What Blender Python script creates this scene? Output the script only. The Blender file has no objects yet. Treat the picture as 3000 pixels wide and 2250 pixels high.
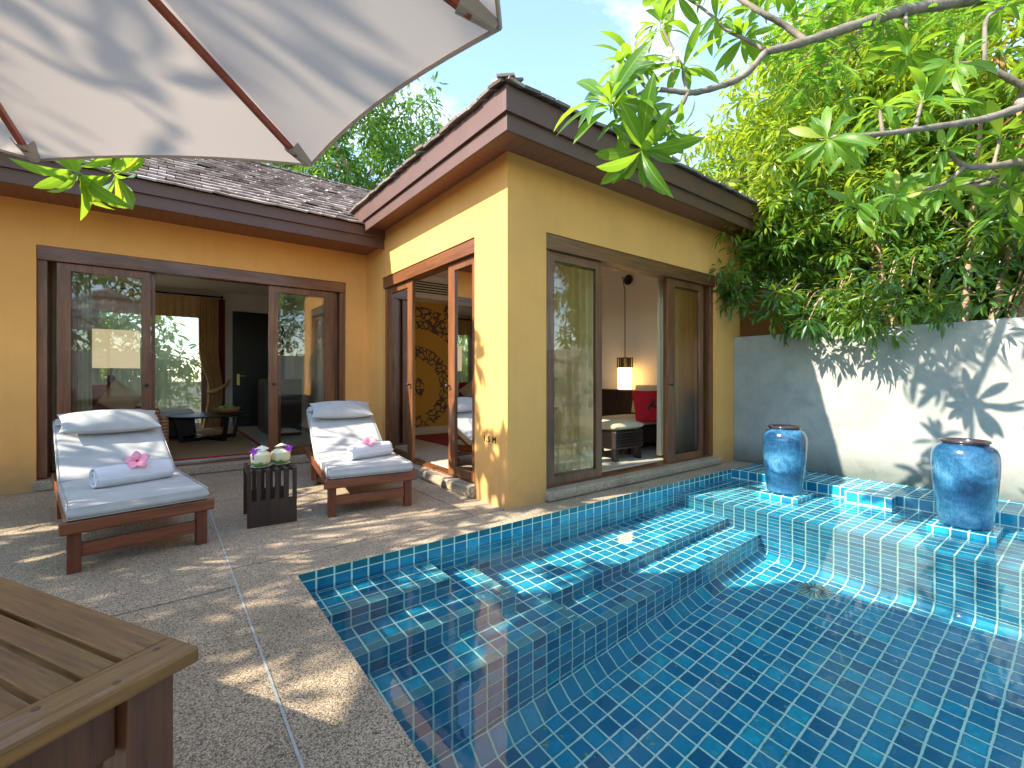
import bpy, bmesh, math, random
import numpy as np
from mathutils import Vector, Matrix, Euler
from mathutils.bvhtree import BVHTree
R = math.radians
random.seed(7); rng = np.random.default_rng(7)
sc = bpy.context.scene
COL = sc.collection

# ---------------------------------------------------------------- camera model
F = 1339.0; CX = 1500.0; YH = 1105.0; TH = R(37.5); CH = 1.15
S_, C_ = math.sin(TH), math.cos(TH)
def ray(u, v):
    a = (u-CX)/F; b = (YH-v)/F
    return Vector((S_+a*C_, C_-a*S_, b))
EYE = Vector((0, 0, CH))
def atd(u, v, d): return EYE + ray(u, v)*d
def atY(u, v, Y): r = ray(u, v); return EYE + r*(Y/r.y)
def atX(u, v, X): r = ray(u, v); return EYE + r*(X/r.x)
def atZ(u, v, Z): r = ray(u, v); return EYE + r*((Z-CH)/r.z)
SUN = Vector((1.0, -0.20, -0.81)).normalized()     # travel direction of sunlight

# ---------------------------------------------------------------- node helpers
def newmat(name):
    m = bpy.data.materials.new(name); m.use_nodes = True
    nt = m.node_tree
    b = nt.nodes['Principled BSDF']
    return m, nt, b
def N(nt, t, **kw):
    n = nt.nodes.new(t)
    for k, v in kw.items():
        if k in ('operation', 'data_type', 'blend_type', 'feature', 'noise_dimensions', 'voronoi_dimensions', 'wave_type', 'bands_direction', 'attribute_name', 'interpolation_type', 'distance', 'musgrave_type', 'white_noise'):
            setattr(n, k, v)
        else:
            n.inputs[k].default_value = v
    return n
def L(nt, a, b): nt.links.new(a, b)
def rgba(c): return (c[0], c[1], c[2], 1)
def ramp(nt, src, stops, interp='LINEAR'):
    r = nt.nodes.new('ShaderNodeValToRGB'); r.color_ramp.interpolation = interp
    e = r.color_ramp.elements
    while len(e) > 1: e.remove(e[-1])
    e[0].position = stops[0][0]; e[0].color = rgba(stops[0][1])
    for p, c in stops[1:]:
        x = e.new(p); x.color = rgba(c)
    L(nt, src, r.inputs[0]); return r
def coords(nt, kind='Object', scale=(1, 1, 1), rot=(0, 0, 0)):
    tc = nt.nodes.new('ShaderNodeTexCoord'); mp = nt.nodes.new('ShaderNodeMapping')
    mp.inputs['Scale'].default_value = scale; mp.inputs['Rotation'].default_value = rot
    L(nt, tc.outputs[kind], mp.inputs[0]); return mp.outputs[0]
def bump(nt, b, h, strength, dist=0.01):
    bp = nt.nodes.new('ShaderNodeBump'); bp.inputs['Strength'].default_value = strength; bp.inputs['Distance'].default_value = dist
    L(nt, h, bp.inputs['Height']); L(nt, bp.outputs[0], b.inputs['Normal']); return bp
def math_(nt, op, a, b=None, clamp=False):
    n = nt.nodes.new('ShaderNodeMath'); n.operation = op; n.use_clamp = clamp
    for i, x in enumerate((a, b)):
        if x is None: continue
        if isinstance(x, (int, float)): n.inputs[i].default_value = x
        else: L(nt, x, n.inputs[i])
    return n.outputs[0]
def mixc(nt, fac, a, b, blend='MIX'):
    n = nt.nodes.new('ShaderNodeMix'); n.data_type = 'RGBA'; n.blend_type = blend
    for i, x in ((0, fac), (6, a), (7, b)):
        if isinstance(x, (int, float)): n.inputs[i].default_value = x
        elif isinstance(x, tuple): n.inputs[i].default_value = rgba(x)
        else: L(nt, x, n.inputs[i])
    return n.outputs[2]

def plain(name, c, rough=.5, metal=0, noise=.12, nscale=8, bumps=0, bscale=60, spec=.5, coat=0):
    m, nt, b = newmat(name)
    co = coords(nt)
    n = N(nt, 'ShaderNodeTexNoise', Scale=nscale, Detail=5.0); L(nt, co, n.inputs['Vector'])
    lo = tuple(x*(1-noise) for x in c); hi = tuple(min(1, x*(1+noise)) for x in c)
    r = ramp(nt, n.outputs['Fac'], [(.3, lo), (.7, hi)])
    L(nt, r.outputs[0], b.inputs['Base Color'])
    b.inputs['Roughness'].default_value = rough; b.inputs['Metallic'].default_value = metal
    b.inputs['Specular IOR Level'].default_value = spec
    b.inputs['Coat Weight'].default_value = coat
    if bumps:
        n2 = N(nt, 'ShaderNodeTexNoise', Scale=bscale, Detail=6.0); L(nt, co, n2.inputs['Vector'])
        bump(nt, b, n2.outputs['Fac'], bumps)
    return m

def stucco(name, c, dirt=.10, base_dirt=0.0, base_col=(.2, .2, .12), stain=None):
    m, nt, b = newmat(name)
    co = coords(nt)
    n = N(nt, 'ShaderNodeTexNoise', Scale=.9, Detail=6.0, Roughness=.6); L(nt, co, n.inputs['Vector'])
    n2 = N(nt, 'ShaderNodeTexNoise', Scale=120., Detail=4.0); L(nt, co, n2.inputs['Vector'])
    n3 = N(nt, 'ShaderNodeTexNoise', Scale=9., Detail=6.0, Roughness=.65); L(nt, coords(nt, scale=(1, 1, .10)), n3.inputs['Vector'])
    n4 = N(nt, 'ShaderNodeTexNoise', Scale=4., Detail=7.0, Roughness=.62, Distortion=.5); L(nt, co, n4.inputs['Vector'])
    r = ramp(nt, n.outputs['Fac'], [(.3, tuple(x*(1-dirt) for x in c)), (.7, tuple(min(1, x*(1+dirt*.6)) for x in c))])
    f = math_(nt, 'MULTIPLY', math_(nt, 'SUBTRACT', n3.outputs['Fac'], .50, True), dirt*7, True)
    colr = mixc(nt, f, r.outputs[0], tuple(x*.70 for x in c))
    if stain:
        f2 = ramp(nt, n4.outputs['Fac'], [(.44, (0, 0, 0)), (.66, (.75, .75, .75))])
        colr = mixc(nt, f2.outputs[0], colr, stain)
    if base_dirt:
        g = nt.nodes.new('ShaderNodeNewGeometry'); sz = nt.nodes.new('ShaderNodeSeparateXYZ'); L(nt, g.outputs['Position'], sz.inputs[0])
        hgt = math_(nt, 'SUBTRACT', .34, math_(nt, 'ADD', sz.outputs[2], math_(nt, 'MULTIPLY', math_(nt, 'SUBTRACT', n4.outputs['Fac'], .5), .55)))
        colr = mixc(nt, math_(nt, 'MULTIPLY', math_(nt, 'MULTIPLY', hgt, 3.0, True), base_dirt), colr, base_col)
    L(nt, colr, b.inputs['Base Color']); b.inputs['Roughness'].default_value = .85
    b.inputs['Specular IOR Level'].default_value = .25
    h = math_(nt, 'ADD', math_(nt, 'MULTIPLY', n2.outputs['Fac'], .35), math_(nt, 'MULTIPLY', n4.outputs['Fac'], 1.3))
    bump(nt, b, h, .22, .012)
    return m

def wood(name, dark, light, axis='x', rough=.35, scale=1.0, coat=.15):
    """procedural grain running along the object's own local axis"""
    m, nt, b = newmat(name)
    s = {'x': (1.2, 22, 22), 'y': (22, 1.2, 22), 'z': (22, 22, 1.2)}[axis]
    co = coords(nt, scale=tuple(q*scale for q in s))
    n = N(nt, 'ShaderNodeTexNoise', Scale=2.2, Detail=8.0, Roughness=.65, Distortion=.6); L(nt, co, n.inputs['Vector'])
    n2 = N(nt, 'ShaderNodeTexNoise', Scale=1.3, Detail=2.0); L(nt, coords(nt, scale=tuple(q*.12+.4 for q in s)), n2.inputs['Vector'])
    f = math_(nt, 'ADD', math_(nt, 'MULTIPLY', n.outputs['Fac'], .65), math_(nt, 'MULTIPLY', n2.outputs['Fac'], .35))
    r = ramp(nt, f, [(.34, dark), (.5, tuple((a+c)/2 for a, c in zip(dark, light))), (.66, light)])
    L(nt, r.outputs[0], b.inputs['Base Color'])
    rr = ramp(nt, n.outputs['Fac'], [(.3, (rough+.12,)*3), (.7, (rough-.05,)*3)])
    L(nt, rr.outputs[0], b.inputs['Roughness']); b.inputs['Coat Weight'].default_value = coat
    bump(nt, b, n.outputs['Fac'], .15, .004)
    return m

M = {}
M['yellow'] = stucco('yellow_stucco', (.85, .425, .125), .12, .6, (.34, .25, .13))
M['terra'] = stucco('terracotta_stucco', (.55, .22, .09))
M['white_int'] = stucco('white_plaster', (.83, .77, .70), .03)
M['greywall'] = stucco('grey_render', (.38, .375, .34), .22, .8, (.07, .095, .075), (.24, .275, .255))
M['door_wood_z'] = wood('door_wood_vertical', (.075, .025, .010), (.27, .105, .042), 'z', .33)
M['door_wood_x'] = wood('door_wood_along_x', (.075, .025, .010), (.27, .105, .042), 'x', .33)
M['door_wood_y'] = wood('door_wood_along_y', (.075, .025, .010), (.27, .105, .042), 'y', .33)
M['lounge_x'] = wood('lounger_wood_cross', (.10, .026, .012), (.31, .098, .042), 'x', .3)
M['lounge_y'] = wood('lounger_wood_long', (.10, .026, .012), (.31, .098, .042), 'y', .3)
M['lounge_z'] = wood('lounger_wood_leg', (.075, .018, .010), (.20, .058, .026), 'z', .3)
M['teak_x'] = wood('teak_along_x', (.11, .045, .010), (.31, .145, .034), 'x', .36, 2.2)
M['teak_y'] = wood('teak_along_y', (.11, .045, .010), (.31, .145, .034), 'y', .36, 2.2)
M['teak_z'] = wood('teak_leg', (.07, .024, .010), (.16, .06, .024), 'z', .4, 1.6)
M['fascia'] = plain('fascia_paint', (.105, .048, .030), .55, noise=.1, nscale=3, bumps=.03)
M['rib'] = wood('rib_wood', (.20, .030, .012), (.40, .075, .028), 'x', .4)
M['black'] = plain('black_lacquer', (.012, .010, .009), .35, noise=.3)
M['brown_dark'] = wood('dark_stained_wood', (.016, .008, .006), (.055, .026, .017), 'z', .4)
M['brass'] = plain('brass', (.75, .52, .18), .28, 1.0, .05)
M['steel'] = plain('brushed_steel', (.55, .55, .54), .3, 1.0, .05)
M['towel'] = plain('white_terry', (.80, .83, .88), .95, noise=.03, bumps=.9, bscale=220, spec=.1)
M['cream_cloth'] = plain('cream_cloth', (.62, .53, .36), .9, noise=.06, bumps=.3, bscale=300, spec=.1)
M['red_cloth'] = plain('red_cloth', (.50, .012, .022), .8, noise=.1, bumps=.3, bscale=250, spec=.2)
M['tan_curtain'] = plain('tan_curtain', (.60, .40, .20), .85, noise=.1, bumps=.2, bscale=200, spec=.15)
M['brown_curtain'] = plain('brown_curtain', (.16, .085, .035), .85, noise=.2, bumps=.2, bscale=200, spec=.15)
M['pink'] = plain('hibiscus_petal', (.86, .30, .42), .6, noise=.15, nscale=40)
M['pink_dark'] = plain('hibiscus_throat', (.45, .02, .06), .6)
M['orchid'] = plain('orchid_petal', (.36, .04, .50), .6, noise=.2, nscale=60)
M['plate'] = plain('glazed_plate', (.75, .80, .72), .15, noise=.02)
M['straw'] = plain('black_straw', (.02, .02, .02), .4)
M['green_fruit'] = plain('green_fruit', (.20, .42, .06), .35, noise=.2)
M['wicker'] = plain('woven_basket', (.38, .20, .07), .7, noise=.4, nscale=60, bumps=.5, bscale=90)
M['rattan'] = plain('black_rattan', (.022, .015, .012), .45, noise=.4, nscale=80)
M['inlet'] = plain('pool_fitting', (.35, .62, .55), .35, noise=.05)
M['floor_int'] = plain('cream_stone_floor', (.62, .56, .46), .25, noise=.05, nscale=2)
M['rug'] = plain('sisal_rug', (.38, .24, .11), .95, noise=.15, nscale=90, bumps=.5, bscale=150)
M['bark'] = plain('smooth_bark', (.20, .165, .125), .8, noise=.35, nscale=14, bumps=.6, bscale=30)
M['bark_brown'] = plain('brown_bark', (.38, .25, .17), .85, noise=.35, nscale=18, bumps=.7, bscale=40)
M['soil'] = plain('garden_soil', (.07, .06, .035), .95, noise=.5, nscale=4, bumps=.5, bscale=20)
M['piping'] = plain('cushion_piping', (.33, .35, .34), .8)
M['shade'] = plain('lamp_shade_cloth', (.72, .62, .45), .9, noise=.03)
M['groutline'] = plain('joint_strip', (.42, .44, .42), .5, noise=.15, nscale=30)
M['jointdark'] = plain('joint_gap', (.10, .085, .065), .9)
M['roofgrey'] = plain('grey_roof_tile', (.22, .21, .20), .8, noise=.3, nscale=6)

def cushion_mat():
    m, nt, b = newmat('grey_blue_outdoor_fabric')
    co = coords(nt)
    w = N(nt, 'ShaderNodeTexNoise', Scale=500., Detail=2.0); L(nt, co, w.inputs['Vector'])
    n = N(nt, 'ShaderNodeTexNoise', Scale=5., Detail=5.0); L(nt, co, n.inputs['Vector'])
    r = ramp(nt, n.outputs['Fac'], [(.3, (.40, .405, .39)), (.7, (.50, .50, .48))])
    L(nt, r.outputs[0], b.inputs['Base Color']); b.inputs['Roughness'].default_value = .75
    b.inputs['Specular IOR Level'].default_value = .25; b.inputs['Sheen Weight'].default_value = .15
    h = math_(nt, 'ADD', math_(nt, 'MULTIPLY', w.outputs['Fac'], .15), n.outputs['Fac'])
    bump(nt, b, h, .35, .012); return m
M['cushion'] = cushion_mat()

def aggregate():
    m, nt, b = newmat('exposed_aggregate')
    co = coords(nt)
    v = N(nt, 'ShaderNodeTexVoronoi', Scale=215.); L(nt, co, v.inputs['Vector'])
    sep = nt.nodes.new('ShaderNodeSeparateColor'); L(nt, v.outputs['Color'], sep.inputs[0])
    r = ramp(nt, sep.outputs[0], [(0, (.20, .16, .12)), (.15, (.40, .32, .23)), (.38, (.58, .48, .36)), (.62, (.68, .59, .46)), (.82, (.48, .44, .38)), (1, (.80, .73, .61))], 'CONSTANT')
    edge = ramp(nt, v.outputs['Distance'], [(.35, (1, 1, 1)), (.75, (.50, .46, .40))])
    big = N(nt, 'ShaderNodeTexNoise', Scale=1.6, Detail=6.0, Roughness=.6); L(nt, co, big.inputs['Vector'])
    bigr = ramp(nt, big.outputs['Fac'], [(.30, (.80, .79, .72)), (.5, (1.02, .98, .92)), (.7, (1.16, 1.10, 1.02))])
    c = mixc(nt, 1.0, r.outputs[0], edge.outputs[0], 'MULTIPLY')
    c = mixc(nt, 1.0, c, bigr.outputs[0], 'MULTIPLY')
    L(nt, c, b.inputs['Base Color']); b.inputs['Roughness'].default_value = .8; b.inputs['Specular IOR Level'].default_value = .3
    st = N(nt, 'ShaderNodeTexNoise', Scale=.55, Detail=8.0, Roughness=.7, Distortion=.8); L(nt, co, st.inputs['Vector'])
    c = mixc(nt, ramp(nt, st.outputs['Fac'], [(.52, (0, 0, 0)), (.70, (.40, .40, .40))]).outputs[0], c, mixc(nt, 1.0, c, (.55, .50, .38), 'MULTIPLY')); L(nt, c, b.inputs['Base Color'])
    inv = math_(nt, 'SUBTRACT', 1.0, v.outputs['Distance'])
    bump(nt, b, inv, .55, .004); return m
M['deck'] = aggregate()

def tiles(name, groove=False):
    m, nt, b = newmat(name)
    uv = nt.nodes.new('ShaderNodeUVMap'); uv.uv_map = 'UVMap'
    sx = nt.nodes.new('ShaderNodeSeparateXYZ'); L(nt, uv.outputs[0], sx.inputs[0])
    fx = math_(nt, 'FRACT', sx.outputs[0]); fy = math_(nt, 'FRACT', sx.outputs[1])
    def edge(f):
        return math_(nt, 'ABSOLUTE', math_(nt, 'SUBTRACT', f, .5))
    e = math_(nt, 'MAXIMUM', edge(fx), edge(fy))
    grout = ramp(nt, e, [(.438, (0, 0, 0)), (.460, (1, 1, 1))])
    ix = math_(nt, 'FLOOR', sx.outputs[0]); iy = math_(nt, 'FLOOR', sx.outputs[1])
    cb = nt.nodes.new('ShaderNodeCombineXYZ'); L(nt, ix, cb.inputs[0]); L(nt, iy, cb.inputs[1])
    wn = nt.nodes.new('ShaderNodeTexWhiteNoise'); L(nt, cb.outputs[0], wn.inputs['Vector'])
    base = ramp(nt, wn.outputs['Value'], [(0, (.004, .15, .30)), (.35, (.004, .25, .45)), (.65, (.005, .33, .54)), (.88, (.006, .42, .62)), (1, (.01, .56, .72))])
    co = coords(nt)
    cl = N(nt, 'ShaderNodeTexNoise', Scale=22., Detail=5.0, Roughness=.6); L(nt, co, cl.inputs['Vector'])
    c2 = mixc(nt, ramp(nt, cl.outputs['Fac'], [(.35, (0, 0, 0)), (.75, (.65, .65, .65))]).outputs[0], base.outputs[0], (.006, .22, .34))
    # glaze thins to green-teal at the tile's rim
    rim = ramp(nt, e, [(.33, (0, 0, 0)), (.46, (.75, .75, .75))])
    c3 = mixc(nt, rim.outputs[0], c2, (.012, .20, .20))
    if groove:
        g = math_(nt, 'FRACT', math_(nt, 'MULTIPLY', sx.outputs[1], 6.0))
        gm = ramp(nt, g, [(.0, (1, 1, 1)), (.28, (1, 1, 1)), (.34, (0, 0, 0))])
        c3 = mixc(nt, gm.outputs[0], mixc(nt, .5, c3, (.01, .22, .24)), (.20, .50, .46))
    dirt = N(nt, 'ShaderNodeTexNoise', Scale=3., Detail=4.0); L(nt, co, dirt.inputs['Vector'])
    gcol = ramp(nt, dirt.outputs['Fac'], [(.3, (.50, .84, .76)), (.7, (.72, .93, .88))])
    c4 = mixc(nt, grout.outputs[0], c3, gcol.outputs[0])
    L(nt, c4, b.inputs['Base Color'])
    L(nt, ramp(nt, e, [(.45, (.12,)*3), (.475, (.7,)*3)]).outputs[0], b.inputs['Roughness'])
    hh = math_(nt, 'SUBTRACT', math_(nt, 'MULTIPLY', cl.outputs['Fac'], .3), grout.outputs[0])
    bump(nt, b, hh, .3, .004)
    return m
M['tile'] = tiles('blue_glazed_tile'); M['nosing'] = tiles('grooved_nosing_tile', True)

def bullnose():
    m = M['tile'].copy(); m.name = 'green_bullnose_tile'
    for n in m.node_tree.nodes:
        if n.type == 'VALTORGB' and len(n.color_ramp.elements) == 5:
            for e, c in zip(n.color_ramp.elements, ((.008, .12, .14), (.012, .16, .18), (.010, .19, .20), (.015, .22, .24), (.02, .28, .27))): e.color = rgba(c)
    return m
M['bullnose'] = bullnose()
def water_mat():
    m = bpy.data.materials.new('pool_water'); m.use_nodes = True; nt = m.node_tree
    for q in list(nt.nodes): nt.nodes.remove(q)
    out = nt.nodes.new('ShaderNodeOutputMaterial'); g = nt.nodes.new('ShaderNodeBsdfGlass')
    g.inputs['IOR'].default_value = 1.33; g.inputs['Roughness'].default_value = 0; g.inputs['Color'].default_value = (.93, .995, 1, 1)
    co = coords(nt, scale=(1, 1.6, 1))
    n = N(nt, 'ShaderNodeTexNoise', Scale=6.0, Detail=3.0); L(nt, co, n.inputs['Vector'])
    bp = nt.nodes.new('ShaderNodeBump'); bp.inputs['Strength'].default_value = .028; bp.inputs['Distance'].default_value = .02
    L(nt, n.outputs['Fac'], bp.inputs['Height']); L(nt, bp.outputs[0], g.inputs['Normal'])
    L(nt, g.outputs[0], out.inputs[0]); return m
M['water'] = water_mat()

def thin_glass(name, tint=(.93, .96, .92), ior=1.5, boost=1.0):
    m = bpy.data.materials.new(name); m.use_nodes = True; nt = m.node_tree
    for q in list(nt.nodes): nt.nodes.remove(q)
    out = nt.nodes.new('ShaderNodeOutputMaterial'); t = nt.nodes.new('ShaderNodeBsdfTransparent'); t.inputs[0].default_value = rgba(tint)
    g = nt.nodes.new('ShaderNodeBsdfGlossy'); g.inputs['Roughness'].default_value = .0
    fr = nt.nodes.new('ShaderNodeFresnel'); fr.inputs[0].default_value = ior
    f = math_(nt, 'MULTIPLY', fr.outputs[0], boost, True)
    mx = nt.nodes.new('ShaderNodeMixShader'); L(nt, f, mx.inputs[0]); L(nt, t.outputs[0], mx.inputs[1]); L(nt, g.outputs[0], mx.inputs[2])
    L(nt, mx.outputs[0], out.inputs[0]); return m
M['glass'] = thin_glass('door_glass', boost=2.0)

def translucent(name, c, tc, f=.45, rough=.8, alpha=None, bscale=300):
    m, nt, b = newmat(name)
    co = coords(nt)
    n = N(nt, 'ShaderNodeTexNoise', Scale=bscale, Detail=3.0); L(nt, co, n.inputs['Vector'])
    n2 = N(nt, 'ShaderNodeTexNoise', Scale=3., Detail=4.0); L(nt, co, n2.inputs['Vector'])
    r = ramp(nt, n2.outputs['Fac'], [(.3, tuple(x*.93 for x in c)), (.7, c)])
    L(nt, r.outputs[0], b.inputs['Base Color']); b.inputs['Roughness'].default_value = rough; b.inputs['Specular IOR Level'].default_value = .15
    bump(nt, b, n.outputs['Fac'], .2, .003)
    t = nt.nodes.new('ShaderNodeBsdfTranslucent'); t.inputs[0].default_value = rgba(tc)
    mx = nt.nodes.new('ShaderNodeMixShader'); mx.inputs[0].default_value = f
    L(nt, b.outputs[0], mx.inputs[1]); L(nt, t.outputs[0], mx.inputs[2])
    out = nt.nodes['Material Output']
    last = mx.outputs[0]
    if alpha is not None:
        tr = nt.nodes.new('ShaderNodeBsdfTransparent'); m2 = nt.nodes.new('ShaderNodeMixShader'); m2.inputs[0].default_value = alpha
        L(nt, tr.outputs[0], m2.inputs[1]); L(nt, last, m2.inputs[2]); last = m2.outputs[0]
    L(nt, last, out.inputs[0]); return m
M['canopy'] = translucent('umbrella_canvas', (.66, .62, .56), (.60, .51, .43), .38)
M['sheer'] = translucent('sheer_curtain', (.86, .75, .42), (.86, .75, .42), .5, alpha=.86)
M['sheer_white'] = translucent('white_sheer', (.7, .7, .6), (.7, .72, .6), .55, alpha=.45)

def leaf_mat(name, stops, trans=(.35, .55, .05), f=.42, rough=.38, veins=False):
    m, nt, b = newmat(name)
    at = nt.nodes.new('ShaderNodeAttribute'); at.attribute_name = 'tint'
    r = ramp(nt, at.outputs['Fac'], stops)
    col = r.outputs[0]
    if veins:
        uv = nt.nodes.new('ShaderNodeUVMap'); uv.uv_map = 'UVMap'
        sx = nt.nodes.new('ShaderNodeSeparateXYZ'); L(nt, uv.outputs[0], sx.inputs[0])
        ax = math_(nt, 'ABSOLUTE', math_(nt, 'SUBTRACT', sx.outputs[0], .5))
        rib = ramp(nt, ax, [(.02, (1, 1, 1)), (.06, (0, 0, 0))])
        vv = math_(nt, 'FRACT', math_(nt, 'ADD', math_(nt, 'MULTIPLY', sx.outputs[1], 16.0), math_(nt, 'MULTIPLY', ax, -3.0)))
        ve = ramp(nt, vv, [(0, (.35, .35, .35)), (.16, (0, 0, 0))])
        fac = math_(nt, 'MAXIMUM', rib.outputs[0], ve.outputs[0])
        col = mixc(nt, math_(nt, 'MULTIPLY', fac, .7), col, (.28, .42, .08))
        bump(nt, b, fac, .3, .004)
    L(nt, col, b.inputs['Base Color']); b.inputs['Roughness'].default_value = rough
    t = nt.nodes.new('ShaderNodeBsdfTranslucent')
    L(nt, mixc(nt, 1.0, mixc(nt, .5, col, trans), (2.0, 2.0, 2.0), 'MULTIPLY') if False else mixc(nt, .6, col, trans), t.inputs[0])
    mx = nt.nodes.new('ShaderNodeMixShader'); mx.inputs[0].default_value = f
    L(nt, b.outputs[0], mx.inputs[1]); L(nt, t.outputs[0], mx.inputs[2])
    L(nt, mx.outputs[0], nt.nodes['Material Output'].inputs[0]); return m
M['frangi'] = leaf_mat('frangipani_leaf', [(0, (.022, .09, .012)), (.4, (.06, .18, .018)), (.8, (.15, .31, .03)), (.93, (.42, .40, .04)), (1, (.38, .22, .05))], (.46, .70, .03), .5, veins=True)
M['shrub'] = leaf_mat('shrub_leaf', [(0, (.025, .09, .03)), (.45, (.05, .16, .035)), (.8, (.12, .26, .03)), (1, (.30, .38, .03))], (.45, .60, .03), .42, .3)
M['yshrub'] = leaf_mat('yellow_green_leaf', [(0, (.07, .18, .03)), (.5, (.17, .31, .03)), (1, (.40, .46, .03))], (.62, .72, .04), .5, .33)  # yellow-green leaf; on the shrub its colour paints sunlit and backlit leaves
M['feather'] = leaf_mat('feathery_leaflet', [(0, (.06, .19, .02)), (1, (.15, .36, .03))], (.36, .72, .05), .5)
M['fartree'] = leaf_mat('far_tree_leaf', [(0, (.03, .11, .03)), (.7, (.07, .20, .03)), (1, (.22, .34, .03))], (.30, .50, .04), .42)
M['driedleaf'] = leaf_mat('dried_leaf', [(0, (.35, .18, .07)), (1, (.60, .36, .16))], (.6, .35, .12), .3, .8)
M['petal'] = leaf_mat('frangipani_petal', [(0, (.80, .78, .66)), (.6, (.85, .83, .75)), (1, (.85, .70, .25))], (.9, .85, .7), .3, .6)

def tile_roof_mat():
    m, nt, b = newmat('weathered_wood_shingle')
    at = nt.nodes.new('ShaderNodeAttribute'); at.attribute_name = 'tint'
    r = ramp(nt, at.outputs['Fac'], [(0, (.16, .115, .095)), (.3, (.30, .23, .195)), (.7, (.42, .34, .295)), (1, (.56, .48, .43))])
    co = coords(nt); n = N(nt, 'ShaderNodeTexNoise', Scale=14., Detail=6.0); L(nt, co, n.inputs['Vector'])
    c = mixc(nt, 1.0, r.outputs[0], ramp(nt, n.outputs['Fac'], [(.3, (.7, .7, .7)), (.7, (1.1, 1.1, 1.1))]).outputs[0], 'MULTIPLY')
    L(nt, c, b.inputs['Base Color']); b.inputs['Roughness'].default_value = .8
    bump(nt, b, n.outputs['Fac'], .3, .01); return m
M['shingle'] = tile_roof_mat()

def glaze_mat():
    m, nt, b = newmat('blue_glazed_pottery')
    co = coords(nt)
    n = N(nt, 'ShaderNodeTexNoise', Scale=2.2, Detail=7.0, Roughness=.65, Distortion=.8); L(nt, coords(nt, scale=(1.6, 1.6, 2.2)), n.inputs['Vector'])
    s = N(nt, 'ShaderNodeTexNoise', Scale=70., Detail=4.0, Roughness=.8); L(nt, coords(nt, scale=(1, 1, .45)), s.inputs['Vector'])
    sz = nt.nodes.new('ShaderNodeSeparateXYZ'); L(nt, co, sz.inputs[0])
    wv = math_(nt, 'SINE', math_(nt, 'ADD', math_(nt, 'MULTIPLY', sz.outputs[2], 17.0), math_(nt, 'MULTIPLY', n.outputs['Fac'], 4.0)))
    f = math_(nt, 'ADD', math_(nt, 'ADD', math_(nt, 'MULTIPLY', n.outputs['Fac'], .62), math_(nt, 'MULTIPLY', s.outputs['Fac'], .30)), math_(nt, 'MULTIPLY', wv, .06))
    r = ramp(nt, f, [(.30, (.005, .028, .075)), (.44, (.014, .085, .18)), (.55, (.045, .19, .33)), (.72, (.26, .43, .56))])
    L(nt, r.outputs[0], b.inputs['Base Color']); b.inputs['Roughness'].default_value = .16; b.inputs['Coat Weight'].default_value = .5
    b.inputs['Coat Roughness'].default_value = .06
    bump(nt, b, s.outputs['Fac'], .15, .004); return m
M['glaze'] = glaze_mat(); M['glaze2'] = M['glaze'].copy()
for n_ in M['glaze2'].node_tree.nodes:
    if n_.type == 'MAPPING': n_.inputs['Location'].default_value = (3.1, 1.7, .6)
M['glaze_dark'] = plain('dark_glaze', (.045, .03, .035), .15, noise=.4, nscale=12, coat=.4)
M['unglazed'] = plain('rust_clay_inside', (.18, .06, .035), .8)

def coconut_mat():
    m, nt, b = newmat('trimmed_coconut')
    co = coords(nt); sz = nt.nodes.new('ShaderNodeSeparateXYZ'); L(nt, co, sz.inputs[0])
    n = N(nt, 'ShaderNodeTexNoise', Scale=26., Detail=3.0); L(nt, co, n.inputs['Vector'])
    f = math_(nt, 'ADD', sz.outputs[2], math_(nt, 'MULTIPLY', math_(nt, 'SUBTRACT', n.outputs['Fac'], .5), .07))
    r = ramp(nt, math_(nt, 'MULTIPLY', f, 10.0), [(.12, (.12, .22, .03)), (.22, (.30, .36, .08)), (.32, (.74, .68, .40)), (1, (.80, .75, .52))])
    L(nt, r.outputs[0], b.inputs['Base Color']); b.inputs['Roughness'].default_value = .6
    bump(nt, b, n.outputs['Fac'], .3, .006); return m
M['coconut'] = coconut_mat()

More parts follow.
